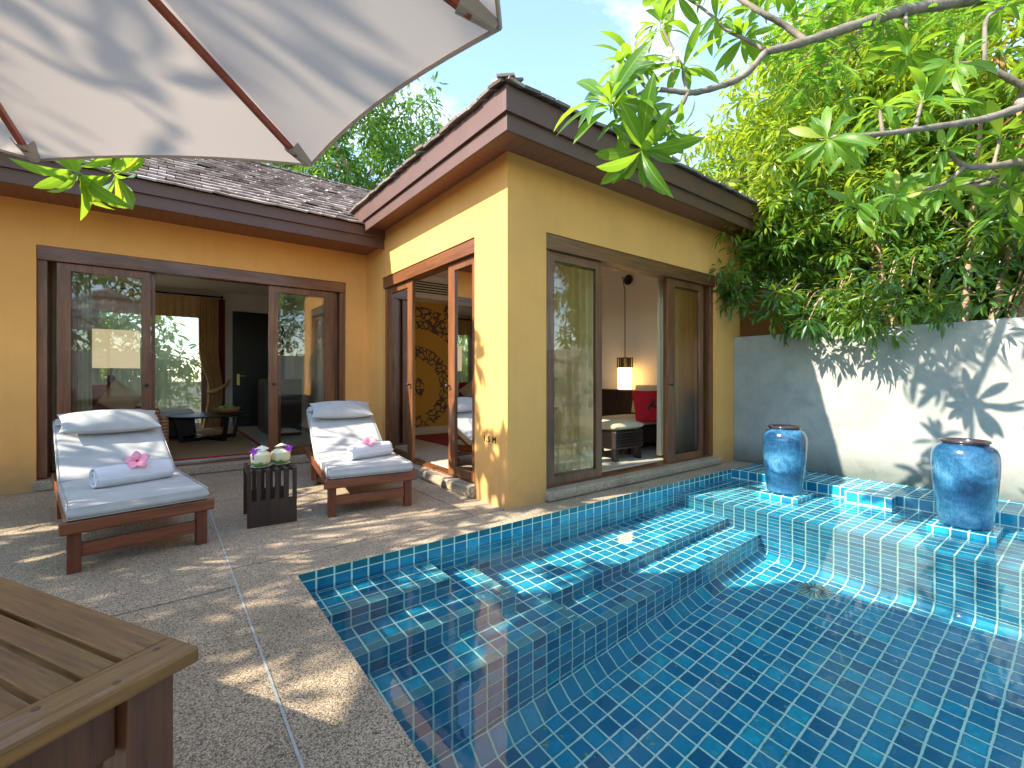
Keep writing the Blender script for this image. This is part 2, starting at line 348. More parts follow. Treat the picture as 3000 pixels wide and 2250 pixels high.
def mural_mat():
    m, nt, b = newmat('ochre_wall_with_scroll_painting')
    co = coords(nt); sx = nt.nodes.new('ShaderNodeSeparateXYZ'); L(nt, co, sx.inputs[0])
    def ring(cx, cz, r0, r1):
        dx = math_(nt, 'SUBTRACT', sx.outputs[0], cx); dz = math_(nt, 'SUBTRACT', sx.outputs[2], cz)
        d = math_(nt, 'SQRT', math_(nt, 'ADD', math_(nt, 'MULTIPLY', dx, dx), math_(nt, 'MULTIPLY', dz, dz)))
        return math_(nt, 'MULTIPLY', math_(nt, 'GREATER_THAN', d, r0), math_(nt, 'LESS_THAN', d, r1))
    a = ring(3.72, .95, .52, .78); bq = ring(3.72, .95, 0, .20); c = ring(3.72, .95, 1.10, 1.52); d = ring(4.72, 2.3, .26, .42)
    e = ring(3.0, 2.2, .0, .55)
    msk = math_(nt, 'MAXIMUM', math_(nt, 'MAXIMUM', math_(nt, 'MAXIMUM', a, bq), c), math_(nt, 'MAXIMUM', d, e))
    warp = N(nt, 'ShaderNodeTexNoise', Scale=6., Detail=2.0); L(nt, co, warp.inputs['Vector'])
    wv = mixc(nt, .12, co, warp.outputs['Color'])
    v = nt.nodes.new('ShaderNodeTexVoronoi'); v.feature = 'DISTANCE_TO_EDGE'; v.inputs['Scale'].default_value = 11.; L(nt, wv, v.inputs['Vector'])
    v2 = nt.nodes.new('ShaderNodeTexVoronoi'); v2.inputs['Scale'].default_value = 24.; L(nt, wv, v2.inputs['Vector'])
    line = math_(nt, 'MAXIMUM', math_(nt, 'LESS_THAN', v.outputs['Distance'], .11), math_(nt, 'LESS_THAN', v2.outputs['Distance'], .22))
    k = math_(nt, 'MULTIPLY', msk, line)
    L(nt, mixc(nt, k, (.56, .30, .045), (.10, .06, .05)), b.inputs['Base Color']); b.inputs['Roughness'].default_value = .8
    return m
M['mural'] = mural_mat()

def emis(name, c, s):
    m, nt, b = newmat(name); b.inputs['Base Color'].default_value = rgba(c); b.inputs['Emission Color'].default_value = rgba(c)
    b.inputs['Emission Strength'].default_value = s; return m
M['lantern'] = emis('lit_lantern_paper', (1.0, .56, .16), 1.9)

# ---------------------------------------------------------------- mesh helpers
class MB:
    """collects shapes, then becomes one mesh object"""
    def __init__(s): s.v = []; s.f = []; s.mi = []; s.uv = []; s.pr = []
    def add(s, verts, faces, mi=0, uvs=None):
        s.pr.append((verts, faces, mi)); o = len(s.v); s.v += [tuple(p) for p in verts]
        for k, f in enumerate(faces):
            s.f.append([i+o for i in f]); s.mi.append(mi)
            s.uv.append(uvs[k] if uvs else None)
        return s
    def box(s, x0, x1, y0, y1, z0, z1, mi=0, T=None, inset=None):
        v = [(x0, y0, z0), (x1, y0, z0), (x1, y1, z0), (x0, y1, z0), (x0, y0, z1), (x1, y0, z1), (x1, y1, z1), (x0, y1, z1)]
        if T is not None: v = [T @ Vector(p) for p in v]
        return s.add(v, [(3, 2, 1, 0), (4, 5, 6, 7), (0, 1, 5, 4), (1, 2, 6, 5), (2, 3, 7, 6), (3, 0, 4, 7)], mi)
    def beam(s, a, b, w, h, mi=0, up=(0, 0, 1)):
        a = Vector(a); b = Vector(b); d = (b-a); ln = d.length; d.normalize()
        up = Vector(up); x = d.cross(up).normalized(); z = x.cross(d).normalized()
        T = Matrix((( *x, 0), (*d, 0), (*z, 0), (0, 0, 0, 1))).transposed(); T.translation = a
        return s.box(-w/2, w/2, 0, ln, -h/2, h/2, mi, T)
    def tube(s, pts, rad, seg=8, mi=0, cap=True):
        pts = [Vector(p) for p in pts]; n = len(pts)
        if not hasattr(rad, '__len__'): rad = [rad]*n
        rings = []; prev = None
        for i, p in enumerate(pts):
            d = (pts[min(i+1, n-1)]-pts[max(i-1, 0)]).normalized()
            if prev is None:
                x = d.orthogonal().normalized()
            else:
                x = (prev - d*prev.dot(d)); x = x.normalized() if x.length > 1e-6 else d.orthogonal().normalized()
            prev = x; y = d.cross(x)
            rings.append([p + (x*math.cos(t)+y*math.sin(t))*rad[i] for t in [2*math.pi*k/seg for k in range(seg)]])
        vs = [q for r_ in rings for q in r_]
        fs = [(i*seg+k, i*seg+(k+1) % seg, (i+1)*seg+(k+1) % seg, (i+1)*seg+k) for i in range(n-1) for k in range(seg)]
        if cap: fs += [tuple(reversed(range(seg))), tuple((n-1)*seg+k for k in range(seg))]
        return s.add(vs, fs, mi)
    def lathe(s, prof, seg=32, c=(0, 0, 0), mi=0, cap0=True, cap1=True, T=None):
        c = Vector(c); n = len(prof); vs = []
        for r_, z in prof:
            for k in range(seg):
                t = 2*math.pi*k/seg; p = Vector((r_*math.cos(t), r_*math.sin(t), z))
                if T is not None: p = T @ p
                vs.append(c + p)
        fs = [(i*seg+k, i*seg+(k+1) % seg, (i+1)*seg+(k+1) % seg, (i+1)*seg+k) for i in range(n-1) for k in range(seg)]
        if cap0: fs.append(tuple(reversed(range(seg))))
        if cap1: fs.append(tuple((n-1)*seg+k for k in range(seg)))
        return s.add(vs, fs, mi)
    def each(s, name, mats, parent=None, loc=None, **kw):
        """every shape becomes an object of its own"""
        out = []
        for v, f, mi in s.pr:
            q = MB(); q.add(v, f, mi); o = q.build(name, mats, parent, **kw)
            if loc is not None: o.location = loc
            out.append(o)
        return out
    def quad(s, a, b, c, d, mi=0, uv=None): return s.add([a, b, c, d], [(0, 1, 2, 3)], mi, [uv] if uv else None)
    def build(s, name, mats, parent=None, smooth=False, bevel=0, seg=2, loc=None, angle=None, solid=0, subsurf=0):
        me = bpy.data.meshes.new(name); me.from_pydata(s.v, [], s.f)
        if not isinstance(mats, (list, tuple)): mats = [mats]
        for q in mats: me.materials.append(q)
        me.polygons.foreach_set('material_index', s.mi)
        if any(u is not None for u in s.uv):
            ul = me.uv_layers.new(name='UVMap')
            for p, u in zip(me.polygons, s.uv):
                if u:
                    for li, q in zip(p.loop_indices, u): ul.data[li].uv = q
        if smooth: me.polygons.foreach_set('use_smooth', [True]*len(me.polygons))
        me.update()
        o = bpy.data.objects.new(name, me); COL.objects.link(o)
        if loc is not None: o.location = loc
        if parent is not None: o.parent = parent
        if angle: 
            me.set_sharp_from_angle(angle=R(angle))
        if solid:
            q = o.modifiers.new('solid', 'SOLIDIFY'); q.thickness = solid; q.offset = 0
        if bevel:
            q = o.modifiers.new('bevel', 'BEVEL'); q.width = bevel; q.segments = seg; q.limit_method = 'ANGLE'; q.angle_limit = R(40); q.harden_normals = False
        if subsurf:
            q = o.modifiers.new('sub', 'SUBSURF'); q.levels = subsurf; q.render_levels = subsurf
        return o
def ring_mesh(u0, u1, z0, z1, iu0, iu1, iz0, iz1, w0, w1, W):
    """one connected rectangular frame; W(u, w) -> (x, y)"""
    mb = MB(); O = [(u0, z0), (u1, z0), (u1, z1), (u0, z1)]; I = [(iu0, iz0), (iu1, iz0), (iu1, iz1), (iu0, iz1)]
    v = [(*W(u, w), z) for w in (w0, w1) for (u, z) in O+I]
    f = []
    for k in range(4):
        n = (k+1) % 4
        f += [(k, n, 4+n, 4+k), (8+n, 8+k, 12+k, 12+n), (n, k, 8+k, 8+n), (4+k, 4+n, 12+n, 12+k)]
    return mb.add(v, f)
def arch_mesh(poly, w0, w1, W):
    """outline (u, z) given thickness w0..w1: a wall with its door opening cut out"""
    n = len(poly); v = [(*W(u, w), z) for w in (w0, w1) for (u, z) in poly]
    f = [tuple(range(n)), tuple(n+k for k in reversed(range(n)))]+[((k+1) % n, k, n+k, n+(k+1) % n) for k in range(n)]
    return MB().add(v, f)
def doorway(ua, ub, oa, ob, oz, top, zb=0.0): return [(ua, zb), (oa, zb), (oa, oz), (ob, oz), (ob, zb), (ub, zb), (ub, top), (ua, top)]
def box_obj(name, mat, parent, *b, bevel=.003, **kw): return MB().box(*b).build(name, mat, parent, bevel=bevel, **kw)
def tag(o, label, cat=None, group=None, kind=None):
    if label: o['label'] = label
    if cat: o['category'] = cat
    if group: o['group'] = group
    if kind: o['kind'] = kind
    return o
def thing(name, loc, rz, label, cat, group=None):
    o = bpy.data.objects.new(name, None); o.empty_display_size = .1; COL.objects.link(o)
    o.location = loc; o.rotation_euler = (0, 0, rz); return tag(o, label, cat, group)
def copy_tree(o, parent=None):
    c = o.copy(); COL.objects.link(c); c.parent = parent
    if parent is None: pass
    for ch in [q for q in bpy.data.objects if q.parent == o]: copy_tree(ch, c)
    return c
def cushion(w, l, h, nx=18, ny=22, crown=.25, pinch=.0, seam=.0, seed=0, wrinkle=.0, pe=8, pw=.42):
    """soft rectangular pad: rounded sides, slightly crowned top. returns MB centred in xy, z 0..h"""
    r = random.Random(seed); mb = MB(); top = []; bot = []
    ph = [r.uniform(0, 6) for _ in range(6)]
    sp = lambda t: 1.5*t-.5*t**3
    for j in range(ny+1):
        for i in range(nx+1):
            a = sp(-1+2*i/nx); b = sp(-1+2*j/ny)
            ex = 1-abs(a)**pe; ey = 1-abs(b)**pe
            e = max(0, ex*ey)**pw
            pin = 1 - pinch*(abs(a)**2*(1-abs(b))**.5*0 + (1-abs(a)**2)*(abs(b)**6)*.5 + (1-abs(b)**2)*(abs(a)**6)*.5)
            x = a*w/2*pin; y = b*l/2*pin
            crn = (1-crown)+crown*(1-a*a)*(1-b*b)
            wr = wrinkle*(math.sin(a*7+ph[0]+b*3)*math.sin(b*5+ph[1]) + .6*math.sin(a*13+b*9+ph[2]))*e
            zt = h/2 + h/2*e*crn + wr; zb = h/2 - h/2*e
            top.append((x, y, zt)); bot.append((x, y, zb))
    W = nx+1; fs = []; n = len(top)
    for j in range(ny):
        for i in range(nx):
            q = j*W+i; fs.append((q, q+1, q+W+1, q+W)); fs.append((n+q, n+q+W, n+q+W+1, n+q+1))
    for i in range(nx):
        fs.append((i, n+i, n+i+1, i+1)); q = ny*W+i; fs.append((q, q+1, n+q+1, n+q))
    for j in range(ny):
        q = j*W; fs.append((q, q+W, n+q+W, n+q)); q = j*W+nx; fs.append((q, n+q, n+q+W, q+W))
    mb.add(top+bot, fs); return mb
def xf(mb, T):
    mb.v = [tuple(T @ Vector(p)) for p in mb.v]; return mb

# ---- foliage
def unit(a): return a/np.maximum(np.linalg.norm(a, axis=1, keepdims=True), 1e-9)
def leaf_template(kind):
    if kind == 'small':       # folded lanceolate leaf, 7 verts
        T = np.array([(0, 0, 0), (-.5, .38, .05), (0, .42, -.02), (.5, .38, .05), (0, 1, -.16), (-.34, .72, -.03), (.34, .72, -.03)], float)
        Fc = [(0, 2, 1), (0, 3, 2), (1, 2, 5), (2, 3, 6), (5, 2, 4), (2, 6, 4)]
        return T, Fc
    if kind == 'big':
        st = [(0, .04), (.10, .10), (.25, .55), (.42, .85), (.6, 1.0), (.76, .88), (.9, .48), (1.0, .0)]
        T = []; 
        for t, w in st:
            z = .10*math.sin(t*2.6) - .28*t*t
            T += [(-.5*w, t, z+.16*w*.25), (0, t, z), (.5*w, t, z+.16*w*.25)]
        Fc = []
        for i in range(len(st)-1):
            a = i*3; Fc += [(a, a+1, a+4, a+3), (a+1, a+2, a+5, a+4)]
        return np.array(T, float), Fc
    if kind == 'med':
        st = [(0, .05), (.3, .8), (.6, 1.0), (.85, .55), (1.0, .0)]
        T = []
        for t, w in st:
            z = .06*math.sin(t*2.6)-.24*t*t
            T += [(-.5*w, t, z+.05*w), (0, t, z), (.5*w, t, z+.05*w)]
        Fc = []
        for i in range(len(st)-1):
            a = i*3; Fc += [(a, a+1, a+4, a+3), (a+1, a+2, a+5, a+4)]
        return np.array(T, float), Fc
    if kind == 'petal':
        T = np.array([(0, 0, 0), (-.35, .5, .12), (0, .5, .05), (.35, .5, .12), (-.3, .9, .02), (0, 1, -.02), (.3, .85, .02)], float)
        return T, [(0, 2, 1), (0, 3, 2), (1, 2, 5, 4), (2, 3, 6, 5)]
    if kind == 'quad':
        T = np.array([(-.5, 0, 0), (.5, 0, 0), (.5, 1, 0), (-.5, 1, 0)], float); return T, [(0, 1, 2, 3)]
def leaf_mesh(name, mats, P, D, U, Ln, Wd, kind, tint=None, mi=None, parent=None, twist=True):
    P = np.asarray(P, float); n = len(P); D = unit(np.asarray(D, float)); U = np.asarray(U, float)
    X = unit(np.cross(D, U)); Z = np.cross(X, D)
    T, Fc = leaf_template(kind); k = len(T)
    Ln = np.broadcast_to(np.asarray(Ln, float), (n,)); Wd = np.broadcast_to(np.asarray(Wd, float), (n,))
    curl = rng.uniform(.4, 1.5, n)
    V = (P[:, None, :] + X[:, None, :]*(T[None, :, 0:1]*Wd[:, None, None]) + D[:, None, :]*(T[None, :, 1:2]*Ln[:, None, None]) + Z[:, None, :]*(T[None, :, 2:3]*(Ln*curl)[:, None, None]))
    V = V.reshape(-1, 3)
    sizes = np.array([len(f) for f in Fc]); flat = np.concatenate([np.array(f) for f in Fc])
    loops = (flat[None, :] + (np.arange(n)*k)[:, None]).ravel()
    tot = np.tile(sizes, n); start = np.concatenate([[0], np.cumsum(tot)[:-1]])
    me = bpy.data.meshes.new(name)
    me.vertices.add(len(V)); me.vertices.foreach_set('co', V.ravel())
    me.loops.add(len(loops)); me.loops.foreach_set('vertex_index', loops.astype(np.int32))
    me.polygons.add(len(tot)); me.polygons.foreach_set('loop_start', start.astype(np.int32)); 
    me.polygons.foreach_set('loop_total', tot.astype(np.int32))
    if not isinstance(mats, (list, tuple)): mats = [mats]
    for q in mats: me.materials.append(q)
    if mi is not None: me.polygons.foreach_set('material_index', np.repeat(np.asarray(mi, np.int32), len(Fc)))
    me.polygons.foreach_set('use_smooth', np.ones(len(tot), bool))
    tint = rng.random(n) if tint is None else np.clip(tint, 0, 1)
    me.update(calc_edges=True)
    at = me.attributes.new('tint', 'FLOAT', 'POINT'); at.data.foreach_set('value', np.repeat(tint, k).astype(np.float32))
    uvl = me.uv_layers.new(name='UVMap'); uvt = np.stack([T[:, 0]+.5, T[:, 1]], 1)
    uvl.data.foreach_set('uv', np.tile(uvt[flat], (n, 1)).ravel().astype(np.float32))
    o = bpy.data.objects.new(name, me); COL.objects.link(o)
    if parent is not None: o.parent = parent
    return o

def rosettes(tips, per=(12, 17), length=(.20, .32), width=.28, droop=.25):
    """frangipani: a fan of big leaves round each branch tip. tips: (pos, dir, scale)"""
    P = []; D = []; U = []; Ls = []; Ws = []; t = []
    for p, d, s in tips:
        p = np.array(p, float); d = np.array(d, float); d /= np.linalg.norm(d)
        a = np.cross(d, (0, 0, 1.)); a = a/np.linalg.norm(a) if np.linalg.norm(a) > .1 else np.array((1., 0, 0)); b = np.cross(d, a)
        k = int(rng.integers(*per)); ph = rng.uniform(0, 6.28)
        for i in range(k):
            th = ph + i*2.39996; el = R(float(rng.uniform(-12, 62)) if i % 3 else float(rng.uniform(-30, 10)))
            dr = (a*math.cos(th)+b*math.sin(th))*math.cos(el) + d*math.sin(el)
            dr = dr + np.array((0, 0, -droop*rng.uniform(0, 1)))
            P.append(p + d*rng.uniform(-.05, .02)*s); D.append(dr); U.append(d + rng.normal(0, .25, 3))
            l = rng.uniform(*length)*s; Ls.append(l); Ws.append(l*width*rng.uniform(.85, 1.15)); t.append(rng.beta(2, 2))
    return np.array(P), np.array(D), np.array(U), np.array(Ls), np.array(Ws), np.array(t)

# ================================================================ WORLD, SUN, CAMERA
w = bpy.data.worlds.new('World'); sc.world = w; w.use_nodes = True
nt = w.node_tree; bg = nt.nodes['Background']
sky = nt.nodes.new('ShaderNodeTexSky'); sky.sky_type = 'NISHITA'; sky.sun_disc = False
sky.sun_elevation = math.asin(-SUN.z); sky.sun_rotation = math.atan2(-SUN.x, -SUN.y) % (2*math.pi)
sky.air_density = 1.0; sky.dust_density = .15; sky.ozone_density = 2.6
tc = nt.nodes.new('ShaderNodeTexCoord')
mp = nt.nodes.new('ShaderNodeMapping'); mp.inputs['Scale'].default_value = (1.3, 1.3, 3.0); mp.inputs['Location'].default_value = (.4, .1, 0); L(nt, tc.outputs['Generated'], mp.inputs[0])
cn = N(nt, 'ShaderNodeTexNoise', Scale=1.9, Detail=9.0, Roughness=.58, Distortion=.3); L(nt, mp.outputs[0], cn.inputs['Vector'])
cr = ramp(nt, cn.outputs['Fac'], [(.50, (0, 0, 0)), (.80, (.45, .45, .45))])
L(nt, mixc(nt, cr.outputs[0], sky.outputs[0], (8.2, 7.9, 7.6)), bg.inputs[0]); bg.inputs[1].default_value = .15
sl = bpy.data.lights.new('sun', 'SUN'); sl.energy = 2.7; sl.angle = R(.53); sl.color = (1, .93, .82)
so = bpy.data.objects.new('sun', sl); COL.objects.link(so); so.rotation_euler = SUN.to_track_quat('-Z', 'Y').to_euler(); so.location = (-10, 5, 12)
sl.cycles.is_caustics_light = True
cam = bpy.data.cameras.new('camera'); cam.sensor_width = 36; cam.lens = 36*F/3000; cam.shift_y = -.0067; cam.clip_end = 400; cam.clip_start = .05
co_ = bpy.data.objects.new('camera', cam); COL.objects.link(co_); co_.location = EYE; co_.rotation_euler = (R(90), 0, -TH); sc.camera = co_
sc.view_settings.view_transform = 'Standard'; sc.view_settings.look = 'None'; sc.view_settings.gamma = 1; sc.view_settings.exposure = 2.15
sc.view_settings.use_white_balance = True; sc.view_settings.white_balance_temperature = 6900
sc.render.engine = 'CYCLES'
cy = sc.cycles; cy.max_bounces = 12; cy.diffuse_bounces = 6; cy.glossy_bounces = 5; cy.transmission_bounces = 8; cy.transparent_max_bounces = 16
cy.caustics_refractive = True; cy.caustics_reflective = False; cy.sample_clamp_indirect = 6; cy.blur_glossy = .5
cy.use_denoising = True; cy.use_adaptive_sampling = True; cy.adaptive_threshold = .01
try: cy.denoiser = 'OPENIMAGEDENOISE'
except Exception: pass

# ================================================================ GROUND, DECK, POOL
T_ = .105
PX0, PX1, PY0, PY1 = .627, 5.66, -2.59, 2.868
LEDX = 4.47; LZ = -.135; FZ = -1.26; ZW = -.11
def framed(mb, ox0, ox1, oy0, oy1, hx0, hx1, hy0, hy1, z):
    mb.quad((ox0, oy0, z), (ox1, oy0, z), (ox1, hy0, z), (ox0, hy0, z))
    mb.quad((ox0, hy1, z), (ox1, hy1, z), (ox1, oy1, z), (ox0, oy1, z))
    mb.quad((ox0, hy0, z), (hx0, hy0, z), (hx0, hy1, z), (ox0, hy1, z))
    mb.quad((hx1, hy0, z), (ox1, hy0, z), (ox1, hy1, z), (hx1, hy1, z))
mb = MB(); framed(mb, -150, 150, -150, 150, PX0-.01, 6.2, PY0-.01, PY1+.01, -.03)
tag(mb.build('ground', M['soil']), None, kind='structure')
mb = MB(); framed(mb, -4.6, 6.27, -4.2, 6.58, PX0, 6.15, PY0, PY1, 0.0)
deck = tag(mb.build('deck', M['deck']), None, kind='structure')
# joints
mb = MB()
mb.quad((.325, -4, .003), (.334, -4, .003), (.334, 6.5, .003), (.325, 6.5, .003))
tag(mb.build('expansion_joint', M['groutline']), None, kind='structure')
mb = MB()
for x0, x1, y in ((.34, 6.1, 3.19), (-4.5, .318, 2.907), (-4.5, .318, 5.05), (.34, 2.05, 5.0), (-4.5, .318, 1.1), (-4.5, .318, -.7)):
    mb.quad((x0, y, .003), (x1, y, .003), (x1, y+.006, .003), (x0, y+.006, .003))
for x, y0, y1 in ((2.052, 3.2, 6.5), (-1.75, -4, 6.5)):
    mb.quad((x, y0, .0035), (x+.006, y0, .0035), (x+.006, y1, .0035), (x, y1, .0035))
tag(mb.build('deck_joints', M['jointdark']), None, kind='structure')

pool = MB()
def uvh(x, y): return ((x-PX0)/T_, (y-PY1)/T_)
def hz(x0, x1, y0, y1, z, mi=0):      # horizontal
    pool.quad((x0, y0, z), (x1, y0, z), (x1, y1, z), (x0, y1, z), mi, [uvh(x0, y0), uvh(x1, y0), uvh(x1, y1), uvh(x0, y1)])
ZO = -.175
def vy(x0, x1, y, z0, z1, zo=ZO, flip=False):     # wall facing -y
    q = [(x0, y, z0), (x1, y, z0), (x1, y, z1), (x0, y, z1)]; u = [((a-PX0)/T_, (c-zo)/T_) for a, b, c in q]
    if flip: q.reverse(); u.reverse()
    pool.quad(*q, 0, u)
def vx(x, y0, y1, z0, z1, zo=ZO, flip=False):     # wall facing +x
    q = [(x, y0, z0), (x, y1, z0), (x, y1, z1), (x, y0, z1)]; u = [((b-PY1)/T_, (c-zo)/T_) for a, b, c in q]
    if flip: q.reverse(); u.reverse()
    pool.quad(*q, 0, u)
NB = .062
def nose_x(x0, x1, y, z, mi=1):       # grooved band along an edge parallel to x, edge at y, band inside y..y+NB
    q = [(x0, y, z), (x1, y, z), (x1, y+NB, z), (x0, y+NB, z)]
    pool.quad(*q, mi, [((a-PX0)/T_, .02+.96*(b-y)/NB) for a, b, c in q])
def nose_y(x, y0, y1, z, mi=1):
    q = [(x-NB, y0, z), (x, y0, z), (x, y1, z), (x-NB, y1, z)]
    pool.quad(*q, mi, [((b-PY1)/T_, .02+.96*(x-a)/NB) for a, b, c in q])
Z1, Z2, Z3, Z4 = -.175, -.385, -.595, -.805
A1x, A1y = 1.472, 2.56; A2x, A2y = 1.785, 2.285; A3x, A3y = 2.05, 1.990; B1 = 2.30; B2 = 1.990; CV = .10
# top band (bullnose row) and second row on the near walls; wall from 0 to -.05 proud colour row
BR = -.048
def band_uv(q, ax, o): return [((p[ax]-o)/T_, .03+.94*(p[2]-BR)/(-BR)) for p in q]
q = [(PX0, PY1, BR), (PX1+.14, PY1, BR), (PX1+.14, PY1, 0), (PX0, PY1, 0)]; pool.quad(*q, 2, band_uv(q, 0, PX0))
q = [(PX0, PY1, BR), (PX0, PY0, BR), (PX0, PY0, 0), (PX0, PY1, 0)]; q.reverse(); pool.quad(*q, 2, band_uv(q, 1, PY1))
vy(PX0, PX1+.14, PY1, FZ, BR, zo=BR); vx(PX0, PY0, PY1, FZ, BR, zo=BR)
# step 1
hz(PX0, A1x-NB, A1y+NB, PY1, Z1); nose_x(PX0, A1x-NB, A1y, Z1); nose_y(A1x, A1y, PY1, Z1)
vy(PX0, A1x, A1y, Z2, Z1); vx(A1x, A1y, PY1, Z2, Z1)
# step 2
hz(PX0, A1x, A2y+NB, A1y, Z2); hz(A1x, A2x-NB, A2y+NB, PY1, Z2); nose_x(PX0, A2x-NB, A2y, Z2); nose_y(A2x, A2y, PY1, Z2)
vy(PX0, A2x, A2y, Z3, Z2); vx(A2x, A2y, PY1, Z3, Z2)
# step 3 and upper bench
hz(PX0, A2x, A3y+NB, A2y, Z3); hz(A2x, A3x-NB, A3y+NB, B1, Z3); hz(A2x, LEDX, B1+NB, PY1, Z3); hz(A2x, A3x, B1, B1+NB, Z3)
nose_x(PX0, A3x-NB, A3y, Z3); nose_y(A3x, A3y, B1, Z3); 
q = [(A3x, B1, Z3), (LEDX, B1, Z3), (LEDX, B1+NB, Z3), (A3x, B1+NB, Z3)]; pool.quad(*q, 0, [((a-PX0)/T_, .03+.94*(b-B1)/NB) for a, b, c in q])
vy(PX0, A3x, A3y, FZ+CV, Z3); vx(A3x, A3y, B1, Z4, Z3); vy(A3x, LEDX, B1, Z4, Z3)
# lower bench
hz(A3x, LEDX, B2+NB, B1, Z4); nose_x(A3x, A3x+.75, B2, Z4)
q = [(A3x+.75, B2, Z4), (LEDX, B2, Z4), (LEDX, B2+NB, Z4), (A3x+.75, B2+NB, Z4)]; pool.quad(*q, 0, [((a-PX0)/T_, .03+.94*(b-B2)/NB) for a, b, c in q])
vy(A3x, LEDX, B2, FZ+CV, Z4)
# cove along the steps, along the ledge and along the two near walls; flat floor
def cove_y(x0, x1, y, s=-1):
    prev = (0, CV); n = 1
    for k in range(1, n+1):
        t = k/n*math.pi/2; cur = (CV*(1-math.cos(t)), CV*(1-math.sin(t)))
        # parameter: offset from wall, height above floor
        a = (s*prev[0], FZ+prev[1]); b = (s*cur[0], FZ+cur[1])
        pool.quad((x0, y+b[0], b[1]), (x1, y+b[0], b[1]), (x1, y+a[0], a[1]), (x0, y+a[0], a[1]), 0,
                  [((x0-PX0)/T_, 1-k/n*.9999), ((x1-PX0)/T_, 1-k/n*.9999), ((x1-PX0)/T_, 1-(k-1)/n), ((x0-PX0)/T_, 1-(k-1)/n)])
        prev = cur
def cove_x(x, y0, y1, s=-1):
    prev = (0, CV); n = 3
    for k in range(1, n+1):
        t = k/n*math.pi/2; cur = (CV*(1-math.cos(t)), CV*(1-math.sin(t)))
        a = (s*prev[0], FZ+prev[1]); b = (s*cur[0], FZ+cur[1])
        pool.quad((x+b[0], y0, b[1]), (x+b[0], y1, b[1]), (x+a[0], y1, a[1]), (x+a[0], y0, a[1]), 0,
                  [((y0-PY1)/T_, 1-k/n*.9999), ((y1-PY1)/T_, 1-k/n*.9999), ((y1-PY1)/T_, 1-(k-1)/n), ((y0-PY1)/T_, 1-(k-1)/n)])
        prev = cur
cove_y(PX0, A3x, A3y); cove_y(A3x, LEDX, B2); cove_x(LEDX, PY0, B2)
vx(LEDX, PY0, PY1, FZ+CV, LZ, flip=True)
hz(PX0, LEDX, PY0, A3y, FZ)
# ledge, kerb towards the grey wall, overflow block, jar plinths
hz(LEDX+NB, PX1+.14, PY0, PY1, LZ)
q = [(LEDX, PY0, LZ), (LEDX+NB, PY0, LZ), (LEDX+NB, PY1, LZ), (LEDX, PY1, LZ)]; pool.quad(*q, 0, [((b-PY1)/T_, .03+.94*(a-LEDX)/NB) for a, b, c in q])
vy(PX0, 6.15, PY0, FZ, BR, zo=BR, flip=True)
q = [(PX0, PY0, BR), (6.15, PY0, BR), (6.15, PY0, 0), (PX0, PY0, 0)]; q.reverse(); pool.quad(*q, 2, band_uv(q, 0, PX0))
pool.build('swimming_pool', [M['tile'], M['nosing'], M['bullnose']])
po = bpy.data.objects['swimming_pool']; tag(po, None, kind='structure'); po.cycles.is_caustics_receiver = True
def tiled_box(mb, x0, x1, y0, y1, z0, z1, band=False, bottom=False):
    zo = z1
    def V(z): return (z-zo)/T_
    mb.quad((x0, y0, z1), (x1, y0, z1), (x1, y1, z1), (x0, y1, z1), 0, [((x0-x0)/T_, (y0-PY1)/T_), ((x1-x0)/T_, (y0-PY1)/T_), ((x1-x0)/T_, (y1-PY1)/T_), (0, (y1-PY1)/T_)])
    def side(a, b, ax, o):
        q = [(a[0], a[1], z0), (b[0], b[1], z0), (b[0], b[1], z1), (a[0], a[1], z1)]
        mb.quad(*q, 0, [((p[ax]-o)/T_, V(p[2])) for p in q])
    side((x0, y0), (x1, y0), 0, x0); side((x1, y0), (x1, y1), 1, PY1); side((x1, y1), (x0, y1), 0, x0); side((x0, y1), (x0, y0), 1, PY1)
kb = MB(); KX = PX1+.0
tiled_box(kb, KX, 6.268, 1.62, PY1-.001, LZ-.03, .002); tiled_box(kb, KX, 6.268, PY0+.001, 1.24, LZ-.03, .002)
tiled_box(kb, KX-.19, 6.268, 1.2401, 1.6199, LZ-.03, .004)
o = kb.build('tiled_kerb', M['tile']); tag(o, None, kind='structure'); o.cycles.is_caustics_receiver = True
JARS = [(5.215, 2.075), (5.215, .712)]
plinths = []
for i, (x, y) in enumerate(JARS):
    kb = MB(); tiled_box(kb, x-.2, x+.2, y-.2, y+.2, LZ-.01, -.062)
    o = kb.build('jar_plinth', M['tile']); tag(o, ['tiled square plinth under the blue jar nearer the villa', 'tiled square plinth under the right-hand blue jar'][i], 'plinth', 'tiled plinths under the blue jars')
    o.cycles.is_caustics_receiver = True
# water
mb = MB(); nx, ny = 24, 24
xs = [PX0+.0005+(KX-PX0-.001)*i/nx for i in range(nx+1)]; ys = [PY0+.0005+(PY1-PY0-.001)*j/ny for j in range(ny+1)]
mb.add([(x, y, ZW) for y in ys for x in xs], [(j*(nx+1)+i, j*(nx+1)+i+1, (j+1)*(nx+1)+i+1, (j+1)*(nx+1)+i) for j in range(ny) for i in range(nx)])
wo = mb.build('water', M['water'], smooth=True); tag(wo, None, kind='structure'); wo.cycles.is_caustics_caster = True

